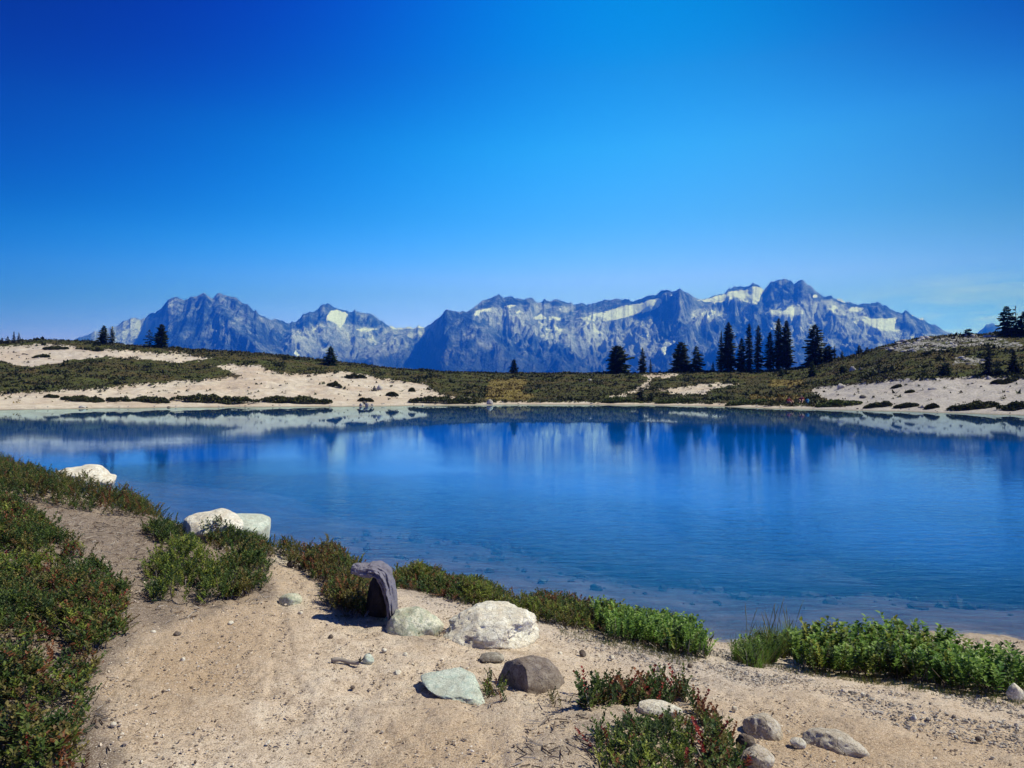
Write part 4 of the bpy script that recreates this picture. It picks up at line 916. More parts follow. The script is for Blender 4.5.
# low creeping green at the foot of the bushes
X, Y, Z = scatter_px(2600, (560, 1080, 600, 720), [[(560, 628), (640, 645), (700, 660), (690, 668), (620, 650), (560, 636)], [(740, 664), (800, 666), (880, 678), (960, 692), (1030, 700), (1030, 708), (940, 697), (860, 684), (780, 672)]], 61)
V0, Q0, S0 = GRASS_T[0]; n = len(X); r = np.random.default_rng(62); hh_ = r.uniform(.02, .06, n)[:, None, None]; a = r.uniform(0, 6.28, n)
P = np.stack([V0[None, :, 0] * np.cos(a)[:, None] - V0[None, :, 1] * np.sin(a)[:, None], V0[None, :, 0] * np.sin(a)[:, None] + V0[None, :, 1] * np.cos(a)[:, None], V0[None, :, 2] + 0 * a[:, None]], -1) * hh_ + np.stack([X, Y, Z], -1)[:, None]
C = np.array([(.15, .19, .04), (.22, .20, .06), (.08, .13, .03)])[r.integers(0, 3, n)]
tag(link('grass', np_mesh('grass', P.reshape(-1, 3), (Q0[None] + (np.arange(n) * len(V0))[:, None, None]).reshape(-1, 4), None, True, colors={'tint': np.repeat(C, len(V0), 0)}), LEAF_B), 'short turf at the foot of the bushes', None, kind='stuff')
# ------------------------------------------------------------------ grey jacket over a dark rock
jp = ray(380, 622); js = jp[1] / F * .94
def jxy(px, py, y=0): return np.array([(px - 380) * js, y, (622 - py) * js])
jt = thing('jacket', 'crumpled grey purple jacket draped over a dark rock', 'jacket', jp)
def limb(path, rin, rdep, n, k, seed, amp, squash=0.0):
    """a soft closed roll of cloth along a path given in (x px, y px, depth m)"""
    path = np.array(path, float); u = np.linspace(0, 1, n); uk = np.linspace(0, 1, len(path)); ks = max(3, n // 9) | 1
    def sm(v): v = np.interp(u, uk, v); return np.convolve(np.pad(v, ks // 2, mode='edge'), np.ones(ks) / ks, 'valid')
    C = np.stack([(sm(path[:, 0]) - 380) * js, sm(path[:, 2]), (622 - sm(path[:, 1])) * js], -1)
    ri = sm(np.array(rin, float)) * js; rd = sm(np.array(rdep, float)) * js
    cap = np.sqrt(np.clip(np.minimum(u / .10, (1 - u) / .05), 0.01, 1)); ri = ri * cap; rd = rd * (.3 + .7 * cap)
    T = np.gradient(C, axis=0); T[:, 1] = 0; T /= np.linalg.norm(T, axis=1)[:, None] + 1e-9
    nr_ = np.stack([T[:, 2], 0 * u, -T[:, 0]], -1); th = np.arange(k) / k * 2 * math.pi
    TH, UU_ = np.meshgrid(th, u); cx, sy = np.cos(TH), np.sin(TH)
    f = 1 + amp * (.7 * fbm3(cx * 1.6 + seed, sy * 1.6, UU_ * 3, 3, seed, .5) + 0.35 * (ridged2(TH * 2.4 + 2.4 * UU_ + seed, UU_ * 1.6, 3, seed + 4, .55) - .5) + .35 * fbm3(cx * 4 + seed, sy * 4, UU_ * 9, 3, seed + 8, .6) + .42 * (.5 - np.abs(np.sin(TH * 4.5 + 3.2 * UU_ + .8 * np.sin(UU_ * 7 + seed) + 2.0 * fbm3(cx * 1.8, sy * 1.8, UU_ * 3, 3, seed + 2)))))
    V = C[:, None] + nr_[:, None] * (ri[:, None] * cx * f)[..., None] + np.array([0, 1, 0])[None, None] * (rd[:, None] * np.sign(sy) * np.abs(sy) ** .8 * f)[..., None]
    V = V.reshape(-1, 3); q = grid_quads(n, k, True); m_ = len(V); V = np.concatenate([V, C[:1], C[-1:]])
    t = [(m_, (i + 1) % k, i) for i in range(k)] + [(m_ + 1, m_ - k + i, m_ - k + (i + 1) % k) for i in range(k)]
    return V, q, t
m, nt, out = new_mat('jacket_cloth'); N = NT(nt); co = N.obj()
n1 = N.noise(co, 9, 4, .6); n2 = N.noise(co, 320, 2, .5)
col = N.mix(n1, (.12, .113, .15), (.215, .20, .25))
N.l(N.bsdf(col, .72, N.bump(N.math('ADD', N.math('MULTIPLY', N.noise(co, 20, 5, .65, 1.6), 1.6), N.math('MULTIPLY', n2, .08)), .5, .02), .35), out.inputs[0])
CLOTH = m
V, Q, T_ = limb([(366, 564.5, -.03), (376, 565.5, 0), (383.5, 570.5, .01), (388, 582, .02), (391.5, 597, .02), (393.5, 620, .01)], [6, 7.6, 7.6, 6.0, 5.0, 4.6], [13, 19, 22, 22, 21, 19], 150, 96, 5, .46)
link('body', np_mesh('body', V, Q, T_), CLOTH, jt)
V, Q, T_ = limb([(351.5, 564, -.07), (358, 564, -.06), (366, 565.5, -.05), (376, 567, -.03)], [4.6, 5.6, 6.2, 6.5], [7, 9, 11, 12], 70, 56, 9, .40)
link('hood', np_mesh('hood', V, Q, T_), CLOTH, jt)
R_BLACK = mat_rock('shade_black_rock', (.035, .03, .03), (.012, .011, .01), (.028, .024, .024), None, 0, 4.0, .8)  # near-black colour stands for the shadowed hollow under the jacket
o = near_rock('rock coloured near black as shade underneath the grey jacket', 375, 620, 27, 40, R_BLACK, 121, 1.0, .12, 0, facets=8, rough=.16, flat=[(-.8, -.4, .3, .6)])
o.location.y = jp[1] + .10
# ------------------------------------------------------------------ weathered stick
sp_ = ray(331, 663); ep = ray(361, 663); mb = MB(); r = np.random.default_rng(3)
pts = [np.array([sp_[0] + (ep[0] - sp_[0]) * t, sp_[1] + .01 * math.sin(5 * t), sp_[2] * (1 - t) + ep[2] * t + .014 + .003 * math.sin(7 * t)]) for t in np.linspace(0, 1, 14)]
st = thing('stick', 'short weathered grey stick lying on the path', 'stick', sp_)
mb.tube(np.array(pts) - sp_, .013 + .0025 * r.uniform(-1, 1, 14), 9, (.36, .31, .27)); link('shaft', mb.mesh('shaft'), WOOD_MAT, st)
mb = MB(); e0 = pts[-1] - sp_
for i in range(9):
    a = r.uniform(0, 6.28); mb.tube([e0 + np.array([.0, 0, 0]), e0 + np.array([.012 + .012 * math.cos(a), .012 * math.sin(a), .014 + .012 * r.uniform(0, 1)]), e0 + np.array([.02 * math.cos(a) + .012, .02 * math.sin(a), .03 + .016 * r.uniform(-1, 1)])], [.004, .003, .001], 5, (.045, .05, .045))
link('splintered_end', mb.mesh('splintered_end'), WOOD_MAT, st)

# ------------------------------------------------------------------ conifers on the far shore
BARK = mat_tint('conifer_bark', .9, .4, 6, .4, .05); NEEDLE = mat_leaf('conifer_needles', .12, .7)
def conifer(label, px, base, topy, w_, seed, dens=1.0, shape=1.0, tone=(.030, .045, .018), back=0.0, group=None, dead_top=0, bare=.06, name='fir_tree', cat='tree', droop=.35):
    p = far_hit(px, base, back); s = p[1] / F
    H = max((p[2] - (HC + (Y0 - topy) * s)) * -1, .4); R = w_ * s / 2
    r = np.random.default_rng(seed)
    root = thing(name, label, cat, (p[0], p[1], p[2] - .08), group)
    mb = MB(); lean = r.normal(0, .012, 2) * H
    zs = np.linspace(0, 1, 9); mb.tube(np.stack([lean[0] * zs ** 2, lean[1] * zs ** 2, zs * H], -1), np.maximum(.028 * H * (1 - zs) ** .8, .012), 6, (.085, .07, .06))
    cr = MB(); nb_ = int(max(24, 34 * H ** .75 * dens)); SV, SQ, SC = [], [], []
    side = r.uniform(0, 6.28); 
    for i in range(nb_):
        t = bare + (1 - bare) * ((i + r.uniform(0, 1)) / nb_) ** .92
        if dead_top and t > 1 - dead_top and r.uniform() < .8: continue
        a = i * GOLD + r.normal(0, .35)
        prof = (1 - t) ** (.72 * shape) * (.55 + .45 * smooth(0, .22, t)) + .035
        L = R * prof * r.uniform(.62, 1.18) * (1 + .16 * math.cos(a - side))
        if r.uniform() < .09: L *= 1.28
        z0 = t * H; n = 5; c0 = np.array([lean[0] * t * t, lean[1] * t * t, z0]); d = np.array([math.cos(a), math.sin(a), 0]); sd_ = np.array([-math.sin(a), math.cos(a), 0])
        up0 = .30 * t - droop * (1 - t) + r.normal(0, .10)
        cc = np.array(tone) * 1.35 * r.uniform(.6, 1.45) * np.array([r.uniform(.85, 1.15), 1, 1])
        for j in range(n):
            u = .12 + .88 * (j + .5) / n; q = c0 + d * L * u + np.array([0, 0, L * (up0 * u - .22 * u * u + .16 * u ** 3)])
            tw = L * (.40 * (1 - u) + .13) * r.uniform(.7, 1.25)
            for sg in (-1, 1):
                e = q + (d * .55 + sd_ * sg * .85) * tw + np.array([0, 0, -tw * r.uniform(.05, .45)])
                wv = d * L * .12; dn_ = np.array([0, 0, -L * .035 - .02])
                k = len(SV); SV += [q - wv, q + wv, e + wv * .55, e - wv * .35 + dn_, (q + e) / 2 + dn_ * 2.2]
                SQ += [[k, k + 1, k + 2, k + 3], [k, k + 4, k + 3, k + 2]]; SC += [cc * r.uniform(.8, 1.2)] * 5
        k = len(SV); tip = c0 + d * L * 1.05 + np.array([0, 0, L * (up0 - .06)]); q = c0 + d * L * .7 + np.array([0, 0, L * (up0 * .7 - .09)])
        SV += [q + sd_ * L * .07, tip, q - sd_ * L * .07, q + np.array([0, 0, -L * .07])]; SQ += [[k, k + 1, k + 2, k + 3]]; SC += [cc] * 4
    for i in range(10):
        z0 = H * (1 - .012 * i); a = i * GOLD; L = R * .05 + .012 * i * R; k = len(SV); q = np.array([lean[0], lean[1], z0]); d = np.array([math.cos(a), math.sin(a), .2])
        SV += [q, q + d * L + np.array([0, 0, -.01]), q + d * L * .6 + np.array([0, 0, -.05 * H * .4]), q + np.array([0, 0, -.03 * H])]; SQ += [[k, k + 1, k + 2, k + 3]]; SC += [np.array(tone)] * 4
    cr.add(np.array(SV), np.array(SQ), None, np.array(SC))
    link('trunk', mb.mesh('trunk'), BARK, root); link('crown', cr.mesh('crown', False), NEEDLE, root)
    return root
GT = 'conifers along the far ridge'
TREES = [
 ('short fir at the far left edge of the ridge', 2, 344, 337, 8, 1, {}), ('squat fir second in from the left edge of the ridge', 8, 344, 335.5, 7, 2, {}), ('slim spired fir in the left edge group, left of its twin', 14, 343.5, 330.5, 5.5, 3, {}), ('slim spired fir in the left edge group, right of its twin', 19, 343.5, 331.5, 5.5, 4, {}),
 ('dense bushy fir before the pale left mountain slope', 104, 344, 325, 14, 5, dict(dens=1.3, shape=.75)), ('narrow fir leaning on the bushy one at the left', 112.5, 344, 325.5, 9, 6, {}),
 ('thin gappy fir with bare gaps beside a dense one', 150, 347, 329, 13, 7, dict(dens=.42, shape=.8)), ('dense broad fir under the left massif', 161, 347.5, 323.5, 17, 8, dict(dens=1.4, shape=.7)),
 ('lone symmetrical green fir on the slope above the sand', 331, 366, 345.5, 19, 9, dict(dens=1.4, shape=.95, tone=(.030, .055, .020))),
 ('lone small round fir in the middle of the flat ridge', 514, 373.5, 359, 10, 10, dict(dens=1.4, shape=.6)),
 ('broad bushy fir, first of the central line', 616.5, 373, 345.5, 28, 11, dict(dens=1.3, shape=.62)), ('slim pointed fir right of the broad bushy one', 643, 373, 347, 12, 12, dict(dens=1.3)), ('tiny fir at the foot of the slim pointed one', 650.5, 373, 358.5, 5, 13, {}),
 ('broad ragged fir right of the sandy path', 681, 372.5, 341.5, 24, 14, dict(dens=1.2, shape=.65)), ('wide spreading shorter fir leaning from the ragged one', 696, 372.5, 345.5, 19, 15, dict(dens=.9, shape=.8)), ('very small fir left of the tall dark cluster', 713, 372, 361, 6, 16, {}),
 ('tall dense fir at the left of the dark cluster', 728, 372, 321.5, 18, 17, dict(dens=1.5, shape=.7)), ('tall thin fir hugging the first of the dark cluster', 721, 372, 330, 10, 18, {}), ('shorter pointed fir between two tall pairs', 741, 372, 337.5, 14, 19, dict(dens=1.3, shape=.8)),
 ('tall narrow fir, left of a close pair', 749.5, 371.5, 323, 12, 20, dict(dens=1.1, shape=.62)), ('tall narrow fir, right of a close pair', 757.5, 371.5, 324.5, 12, 21, dict(dens=1.1, shape=.62)),
 ('dark leaning fir at the left of the tallest trio', 770, 370.5, 331, 13, 22, dict(dens=1.3, shape=.7)), ('tallest fir of the whole ridge', 778.5, 370, 318, 14, 23, dict(dens=1.4, shape=.62)), ('tall dense fir right of the tallest one', 787, 369.5, 320, 17, 24, dict(dens=1.5, shape=.7)),
 ('wide fir with spreading boughs standing right of the cluster', 815, 364.5, 324, 28, 25, dict(dens=1.0, shape=.72)), ('bushy dark fir tucked against the wide one', 828, 362, 345, 17, 26, dict(dens=1.3, shape=.7)),
 ('tiny spire on the slope right of the wide fir', 834.5, 359, 344, 5, 27, {}), ('small green fir on the slope below the snowfield', 842, 359, 350, 7, 28, dict(tone=(.04, .06, .02))), ('small leaning fir left of the rocky hilltop', 859, 354.5, 344, 10, 29, {}), ('squat fir touching the rocky hilltop', 867, 353, 346.5, 9, 30, {}),
 ('bright green young fir below the wide spreading one', 812, 377, 360, 13, 31, dict(tone=(.045, .075, .022), dens=1.3)), ('little green fir low on the meadow slope', 781, 377, 366.5, 9, 32, dict(tone=(.05, .08, .025))),
 ('green shoreline fir bush at the end of the path', 641, 402, 386.5, 12, 33, dict(tone=(.025, .045, .016), dens=1.2, shape=.6)), ('smaller shoreline fir bush beside the path end', 651, 402, 392, 9, 34, dict(tone=(.03, .05, .018), dens=1.2, shape=.6)),
 ('lone dark bush on the rocky hilltop skyline', 967.5, 336.5, 328.5, 10, 35, dict(dens=1.2, shape=.4)), ('ragged dark fir on the right hilltop', 1007, 336, 305.5, 19, 36, dict(dens=.9, shape=.55)), ('dead topped fir on the right hilltop', 1016, 336, 305, 14, 37, dict(dens=.8, shape=.6, dead_top=.38)), ('dense fir at the right edge of the hilltop', 1024, 336, 311, 18, 38, dict(dens=1.2, shape=.6)),
 ('dark fir in the shaded right hillside', 989, 375.5, 344, 13, 39, dict(dens=1.4, tone=(.016, .026, .012))), ('dark fir nearest the right edge of the hillside', 1013, 375, 349, 17, 40, dict(dens=1.4, tone=(.016, .026, .012))), ('green fir bush at the top edge of the right sand', 946, 376, 362, 17, 41, dict(tone=(.03, .055, .018), dens=1.2, shape=.5)), ('low green fir bush right of the hillside dark fir', 998, 376, 366, 12, 42, dict(tone=(.035, .06, .02), shape=.5)), ('low fir bush on the right slope beside a pale rock', 843, 373, 365, 12, 43, dict(tone=(.03, .05, .018), shape=.45)),  # two dark firs: hillside shade put into a darker needle tone
]
for lab, px, b_, t_, w_, sd_, kw in TREES:
    conifer(lab, px, b_, t_, w_, 700 + sd_, group=GT, **kw)

# ------------------------------------------------------------------ low shrub mats of the sandy far shore
def mat_shrub(label, x0, x1, ybase, h, seed, tone=(.034, .048, .014), group='low shrub mats on the far shore', name='juniper_mat', n=None, depth=1.0):
    xc = (x0 + x1) / 2; p = far_hit(xc, ybase); s = p[1] / F; W = (x1 - x0) * s; H = h * s * .85; D = min(max(W * .35, .7), 2.2) * depth
    r = np.random.default_rng(seed); n = n or int(min(9000, 1200 + W * 900)); V, Q, C = [], [], []
    u = r.uniform(-1, 1, n); v = r.uniform(-1, 1, n); k = u ** 2 + v ** 2 < 1 - .25 * (fbm2(u * 4, v * 2 + seed, 3, seed) > .1); u, v = u[k], v[k]; n = len(u)
    x = p[0] + u * W / 2; y = p[1] + D / 2 + v * D / 2
    px_ = 512 + x / y * F; dsx = np.interp(px_, PX, ds_); dcx = np.interp(px_, PX, dc_); zg = far_point(px_, (y - dsx) / (dcx - dsx))[2]
    env = np.sqrt(np.clip(1 - u ** 2 * .92 - v ** 2 * .9, .02, 1)) * (.62 + .55 * fbm2(x * 1.4, y * 1.4, 3, seed + 2) + .2)
    z = zg + H * np.clip(env, .08, 1.25) * r.uniform(.15, 1, n) ** .6
    c = np.stack([x, y, z], -1); a = r.uniform(0, 6.28, n); e = r.uniform(.1, 1.3, n); L = r.uniform(.10, .24, n) * (1 + .15 * H)
    d = np.stack([np.cos(a) * np.cos(e), np.sin(a) * np.cos(e), np.sin(e)], -1) * L[:, None]; sdv = np.stack([-np.sin(a), np.cos(a), 0 * a], -1) * (L * .45)[:, None]
    P = np.stack([c - d * .4, c + sdv, c + d * .6, c - sdv], 1) - p
    cols = np.array(tone) * r.uniform(.55, 1.5, (n, 1)) * np.stack([r.uniform(.8, 1.5, n), np.ones(n), np.ones(n)], -1)
    o = link(name, np_mesh(name, P.reshape(-1, 3), np.arange(4 * n).reshape(-1, 4), None, False, colors={'tint': np.repeat(cols, 4, 0)}), NEEDLE, None, p)
    return tag(o, label, 'low shrub', group)
MATS = [('dark shrub mat at the left shoreline, first along the sand', 56, 100, 402, 6.5), ('short dark shrub mat between two longer ones at left', 103, 129, 402, 6), ('dark shrub mat joined to the longest left mat', 128, 168, 403, 7.5), ('longest dark shrub mat on the left sandy shore', 165, 256, 403.5, 9.5), ('small dark shrub on the sand behind the left mats', 42, 57, 398, 5), 
 ('flat dark shrub mat where the left sand widens', 256, 330, 404, 8.5), ('dark shrub mat at the right end of the big sand slope', 403, 480, 404, 9), ('small shrub in the middle of the big sand slope', 326, 342, 388, 6), ('little dark shrub right of the white slope boulder', 385, 398, 397, 4), ('tiny shrub near the right tip of the sand slope', 408, 415, 392, 4.5), ('dark shrub above the white shoreline rocks', 357, 373, 402, 4.5),
 ('dark shrub tongue hanging onto the sand slope at its top', 343, 366, 379, 5), ('green brown shrub mat beside the two sitting people', 818, 866, 407, 7), ('dark shrub mat in the middle of the right shoreline', 866, 896, 407.5, 7.5), ('dark shrub mat with a boulder at its right end', 896, 921, 408, 6.5), ('small isolated dark shrub on the right shoreline', 927, 941, 408.5, 5), ('long dark shrub mat on the right sandy shore', 952, 1008, 409.5, 8), ('dark shrub mat cut by the right picture edge', 1002, 1046, 409.5, 9),
 ('small dark shrub high on the right sand', 893, 903, 388, 3.5), ('small dark shrub on the right sand by a pale stone', 907, 916, 393, 3.5), ('dark shrub streak at the top of the right sand', 994, 1022, 384, 4), ('low green shoreline shrub at the centre left of the path', 600, 640, 403, 7), ('low green shoreline shrubs right of the fir bushes', 655, 700, 403.5, 5.5), ('bright green shoreline shrubs left of the people', 728, 780, 405, 6),
 ('heathery shrub behind the sitting people', 798, 822, 401, 6), ('dark shrub cap on the left sandy crest', 40, 66, 350, 4), ('shrub streak on the upper left sand', 30, 48, 358, 3.5), ('dark shrub overhanging the upper left sand', 80, 102, 351, 5)]
for i, (lab, a, b_, yb, h) in enumerate(MATS):
    tone = (.10, .15, .035) if 'green' in lab else (.075, .096, .028)
    mat_shrub(lab, a, b_, yb, h, 900 + i, tone)
# heath cover of the far hills: uncountable tufts
r = np.random.default_rng(44); n = 120000
px_ = r.uniform(-250, 1280, n); t_ = r.uniform(.03, 1.02, n); x, y, z = far_point(px_, t_); z = z + .10
py_ = Y0 - (z - HC) * F / y; jx, jy = far_jit(px_, py_)
ok = np.ones(n, bool)
edge_ = r.normal(0, 1, n); stray = r.uniform(0, 1, n) < .014
for p in SAND: ok &= ~inpoly(px_ + jx + 3.0 * edge_, py_ + jy + .9 * r.normal(0, 1, n), p) | stray
gr = np.zeros(n, bool)
for p in GRASS: gr |= inpoly(px_ + jx, py_ + jy, p)
rk_ = np.zeros(n, bool)
for p in ROCKY: rk_ |= inpoly(px_ + jx, py_ + jy, p)
ok &= ~(rk_ & (r.uniform(0, 1, n) < .6)) & (t_ > .05)
x, y, z, gr = x[ok], y[ok], z[ok], gr[ok]; n = len(x); c = np.stack([x, y, z], -1)
big_ = fbm2(x * .5, y * .5, 3, 58) > .36
sz = r.uniform(.10, .34, n) * (1 + .7 * big_) * (1 + .5 * np.clip(fbm2(x * .35, y * .35, 3, 50), -.5, 1)); V = []
for k in range(3):
    a = r.uniform(0, 6.28, n); e = r.uniform(.25, 1.2, n); d = np.stack([np.cos(a) * np.cos(e), np.sin(a) * np.cos(e), np.sin(e)], -1) * sz[:, None]; s_ = np.stack([-np.sin(a), np.cos(a), 0 * a], -1) * (sz * .42)[:, None]
    b = c + np.stack([r.normal(0, .08, n), r.normal(0, .08, n), -.04 + 0 * x], -1); V += [b - s_, b + s_, b + d]
P = np.stack(V, 1)
pal_ = np.array([(.058, .064, .019), (.074, .074, .026), (.046, .054, .015), (.084, .070, .030), (.056, .080, .021)]); pz = np.clip((fbm2(x * .12, y * .12, 3, 51) + r.normal(0, .25, n)) * .5 + .5, 0, .999)
cols = pal_[(pz * 5).astype(int)] * r.uniform(.6, 1.35, (n, 1)); cols[big_] = np.array((.046, .058, .018)) * r.uniform(.7, 1.5, (big_.sum(), 1)); cols[gr] = np.array((.22, .16, .045)) * r.uniform(.7, 1.3, (gr.sum(), 1))
tag(link('heath', np_mesh('heath', P.reshape(-1, 3), None, np.arange(9 * n).reshape(-1, 3), False, colors={'tint': np.repeat(cols, 9, 0)}), NEEDLE), 'brown green heath covering the far hills', None, kind='stuff')

# ------------------------------------------------------------------ boulders of the far shore
def far_rock(label, px, py, w_, h_, mat, seed, name='boulder', group=None, sub=3):
    p = far_hit(px, py); s = p[1] / F; W, H = w_ * s * .85, h_ * s * .8
    o = link(name, rock_mesh(name, (W, W * .8, H * 1.7), seed, sub, 8, .16), mat, None, (p[0], p[1] + W * .3, p[2] + H * .22)); o.rotation_euler = (0, 0, seed * 1.3)
    return tag(o, label, 'rock', group)
far_rock('white and dark boulder alone on the big sand slope', 379, 390, 10, 7, R_FARW, 1); far_rock('dark stone at the foot of the white slope boulder', 374.5, 391, 6, 4.5, R_FARD, 2)
far_rock('white shoreline rock, left in its cluster under the sand slope', 361, 406.3, 6, 4, R_FARW, 3); far_rock('white shoreline rock, largest in its cluster under the sand slope', 367, 406.5, 7, 5, R_FARW, 4); far_rock('dark shoreline rock in the white cluster', 364, 404.5, 5, 4, R_FARD, 5); far_rock('white shoreline rock, right in its cluster under the sand slope', 372, 406, 5, 3, R_FARW, 6)
far_rock('pale square boulder at the water by the yellow grass', 490, 404.5, 8, 5.5, R_FARW, 7); far_rock('grey white boulder at the top of the right sand', 842, 388.5, 12, 6, R_FARW, 8); far_rock('dark stone in the middle of the right sand', 864, 398.5, 8, 4.5, R_FARD, 9)
far_rock('pale blue grey slab on the right sand', 935, 389.5, 12, 3, R_FARW, 10); far_rock('pale boulder beside the right shoreline shrub mat', 923, 408.5, 5, 4, R_FARW, 11); far_rock('white boulder at the top right of the sand', 990, 379.5, 7, 4, R_FARW, 12); far_rock('long pale flat rock on the left shoreline', 81, 408, 11, 3, R_FARW, 13)
far_rock('grey boulder pair on the right hillside, larger one', 853, 371.5, 8, 7, R_FARW, 14); far_rock('grey boulder pair on the right hillside, smaller one', 861, 371, 6, 4, R_FARD, 15); far_rock('pale stone on the heath left of centre', 590, 381.5, 6, 3, R_FARW, 16)
r = np.random.default_rng(66)
pts = []
while len(pts) < 85:
    px, py = r.uniform(880, 1024), r.uniform(334, 372)
    if any(inpoly(np.array([px]), np.array([py]), q)[0] for q in ROCKY[:2] + ROCKY[3:]): pts.append((px, py))
for i, (px, py) in enumerate(pts):
    far_rock('pale weathered outcrop rock on the right hilltop', px, py, r.uniform(3, 11), r.uniform(1.5, 3.6), R_FARW if i % 4 else R_FARD, 300 + i, 'outcrop_rock', 'outcrop rocks on the right hilltop')
for i in range(50):
    px = r.uniform(-40, 1060); yy = np.interp(px, PX, ys_) - r.uniform(.8, 2.4)
    far_rock('small stone at the far water line', px, yy, r.uniform(1.5, 5), r.uniform(.7, 1.5), R_FARW if r.uniform() < .7 else R_FARD, 500 + i, 'shore_stone', 'small stones along the far water line', 2)
for i in range(60):
    q = SAND[[0, 1, 5][i % 3]]
    for _ in range(200):
        px = r.uniform(0, 1024); py = r.uniform(344, 408)
        if inpoly(np.array([px]), np.array([py]), q)[0]: break
    far_rock('small dark stone or tuft dotting the far sand', px, py, r.uniform(2, 5), r.uniform(.8, 2), R_FARD if r.uniform() < .75 else R_FARW, 600 + i, 'sand_stone', 'small stones dotting the far sand', 2)

# ------------------------------------------------------------------ two people sitting on the far shore, and a backpack
SKINM = mat_tint('skin', .6, .1); CLO = {}
def cloth(name, c):
    if name not in CLO:
        m, nt, out = new_mat(name); N = NT(nt); nz = N.noise(N.obj(), 30, 3); N.l(N.bsdf(N.mix(N.math('MULTIPLY', nz, .4), c, (.02, .02, .02)), .85, N.bump(nz, .3, .02), .2), out.inputs[0]); CLO[name] = m
    return CLO[name]
def skinned(name, joints, edges, radii, mat, parent, sub=2, root=0):
    me = bpy.data.meshes.new(name); me.from_pydata([tuple(j) for j in joints], edges, [])
    o = bpy.data.objects.new(name, me); COL.objects.link(o)
    md = o.modifiers.new('skin', 'SKIN'); md.use_smooth_shade = True
    for i, rd in enumerate(radii): me.skin_vertices[0].data[i].radius = (rd, rd); me.skin_vertices[0].data[i].use_root = (i == root)
    sb = o.modifiers.new('sub', 'SUBSURF'); sb.levels = sub; sb.render_levels = sub
    bpy.context.view_layer.update(); dg = bpy.context.evaluated_depsgraph_get(); m2 = bpy.data.meshes.new_from_object(o.evaluated_get(dg), depsgraph=dg)
    bpy.data.objects.remove(o); m2.name = name
    return link(name, m2, mat, parent)
def sitter(label, px, py, rot, top_c, leg_c, hair_c, arm_fwd, seed):
    p = far_hit(px, py); p[2] += .03
    root = thing('person', label, 'person', p); root.rotation_euler = (0, 0, rot)
    # faces -y (the lake); hips on the ground
    J = dict(hip=(0, 0, .13), waist=(0, .02, .28), chest=(0, .0, .46), neck=(0, -.02, .60), head0=(0, -.035, .68), head1=(0, -.045, .80),
             lh=(.10, -.02, .12), lk=(.15, -.40, .40), la=(.13, -.66, .06), lt=(.14, -.82, .035), rh=(-.10, -.02, .12), rk=(-.15, -.42, .36), ra=(-.14, -.70, .06), rt=(-.15, -.86, .035),
             ls=(.18, .0, .55), le=(.26, -.14, .33), lw=(.17, -.36 * arm_fwd, .36), lf=(.15, -.44 * arm_fwd, .37), rs=(-.18, .0, .55), re=(-.27, -.10, .33), rw=(-.20, -.34 * arm_fwd, .33), rf=(-.17, -.42 * arm_fwd, .34))
    K = list(J); E = [('hip', 'waist'), ('waist', 'chest'), ('chest', 'neck'), ('neck', 'head0'), ('head0', 'head1'), ('hip', 'lh'), ('lh', 'lk'), ('lk', 'la'), ('la', 'lt'), ('hip', 'rh'), ('rh', 'rk'), ('rk', 'ra'), ('ra', 'rt'), ('chest', 'ls'), ('ls', 'le'), ('le', 'lw'), ('lw', 'lf'), ('chest', 'rs'), ('rs', 're'), ('re', 'rw'), ('rw', 'rf')]
    Rd = dict(hip=.13, waist=.12, chest=.135, neck=.055, head0=.085, head1=.095, lh=.09, lk=.062, la=.042, lt=.035, rh=.09, rk=.062, ra=.042, rt=.035, ls=.065, le=.045, lw=.034, lf=.03, rs=.065, re=.045, rw=.034, rf=.03)
    skinned('body', [J[k] for k in K], [(K.index(a), K.index(b)) for a, b in E], [Rd[k] for k in K], SKINM, root)
    def sub_skin(nm, keys, mat, grow):
        e = [(keys.index(a), keys.index(b)) for a, b in E if a in keys and b in keys]
        jj = [J[k] for k in keys]; return skinned(nm, jj, e, [Rd[k] * grow + .012 for k in keys], mat, root)
    sub_skin('shirt', ['hip', 'waist', 'chest', 'ls', 'le', 'rs', 're'], top_c, 1.08); sub_skin('trousers', ['hip', 'lh', 'lk', 'rh', 'rk'], leg_c, 1.05)
    hv, ht = ICO[3]; hv = hv.copy() * np.array([.108, .12, .105]); keep = (hv[:, 2] > -.02) | (hv[:, 1] > .02); hv[~keep] *= .8
    link('hair', np_mesh('hair', hv + np.array([0, -.028, .795]), None, ht), hair_c, root)
    nose = MB(); nose.tube([(0, -.125, .76), (0, -.165, .735), (0, -.135, .725)], [.012, .018, .012], 6, (.45, .27, .2)); link('nose', nose.mesh('nose'), SKINM, root)
    return root
for m_ in (SKINM,): pass
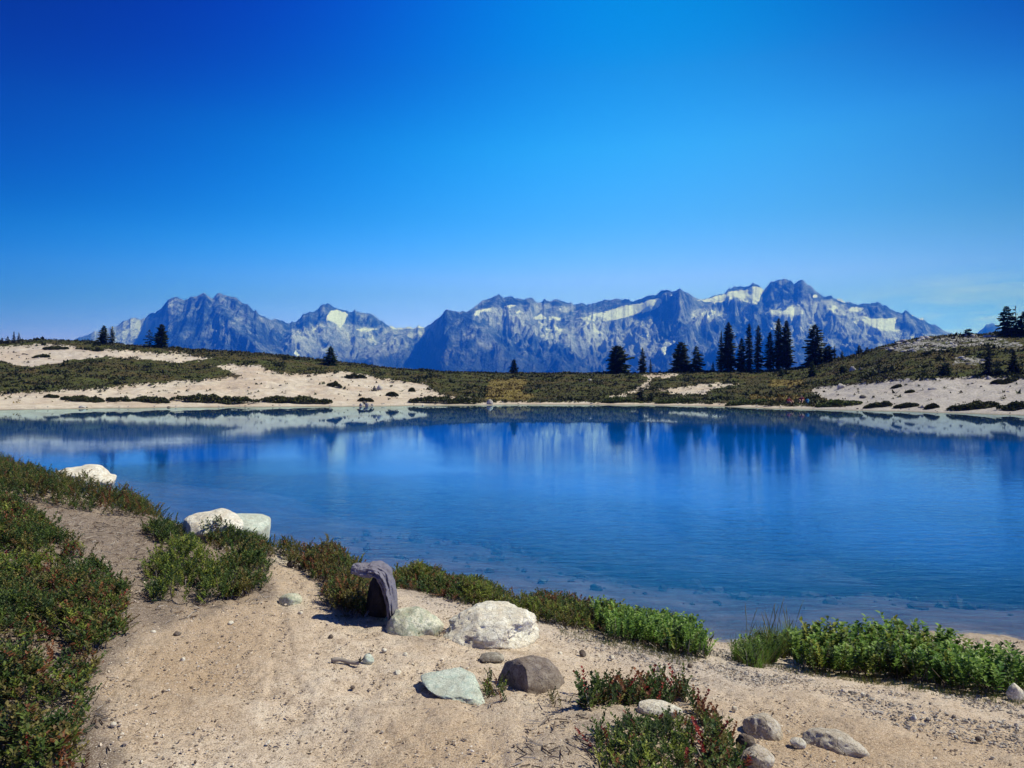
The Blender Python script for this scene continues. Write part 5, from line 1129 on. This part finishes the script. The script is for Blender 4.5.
def tint_fix(o, c):
    for ch in o.children:
        if ch.name.startswith('body'):
            a = ch.data.attributes.new('tint', 'FLOAT_COLOR', 'POINT'); a.data.foreach_set('color', np.tile(np.array([*c, 1], np.float32), len(ch.data.vertices)))
s1 = sitter('person in a dark red top and pink trousers sitting by the water', 788.5, 404.6, .35, cloth('dark_red_cloth', (.20, .012, .022)), cloth('pink_cloth', (.62, .25, .27)), cloth('dark_hair', (.03, .018, .014)), 1.0, 1)
s2 = sitter('person in a red top and pale trousers sitting beside a backpack', 801.5, 403.6, -.45, cloth('red_cloth', (.30, .04, .05)), cloth('pale_cloth', (.62, .52, .50)), cloth('fair_hair', (.34, .22, .10)), 1.1, 2)
tint_fix(s1, (.50, .29, .21)); tint_fix(s2, (.56, .34, .25))
bp = far_hit(807.5, 404.6); root = thing('backpack', 'bright blue backpack on the grass beside a sitting person', 'backpack', bp)
hb = bmesh.new(); bmesh.ops.create_cube(hb, size=1); bmesh.ops.scale(hb, vec=(.42, .30, .60), verts=hb.verts)
for v in hb.verts:
    if v.co.z > 0: v.co.x *= .72; v.co.y *= .7
bmesh.ops.translate(hb, vec=(0, 0, .31), verts=hb.verts); bmesh.ops.bevel(hb, geom=hb.edges[:], offset=.08, segments=4, affect='EDGES'); me = bpy.data.meshes.new('pack_body'); hb.to_mesh(me); hb.free(); me.shade_smooth()
link('pack_body', me, cloth('blue_cloth', (.01, .14, .36)), root)
hb = bmesh.new(); bmesh.ops.create_cube(hb, size=1); bmesh.ops.scale(hb, vec=(.28, .10, .26), verts=hb.verts); bmesh.ops.translate(hb, vec=(0, -.17, .20), verts=hb.verts); bmesh.ops.bevel(hb, geom=hb.edges[:], offset=.04, segments=3, affect='EDGES'); me = bpy.data.meshes.new('pocket'); hb.to_mesh(me); hb.free(); me.shade_smooth()
link('pocket', me, cloth('pale_blue_cloth', (.12, .36, .55)), root)
mb = MB(); mb.tube([(-.05, 0, .60), (-.04, 0, .66), (.04, 0, .66), (.05, 0, .60)], .012, 6, (.02, .02, .02)); link('handle', mb.mesh('handle'), WOOD_MAT, root)
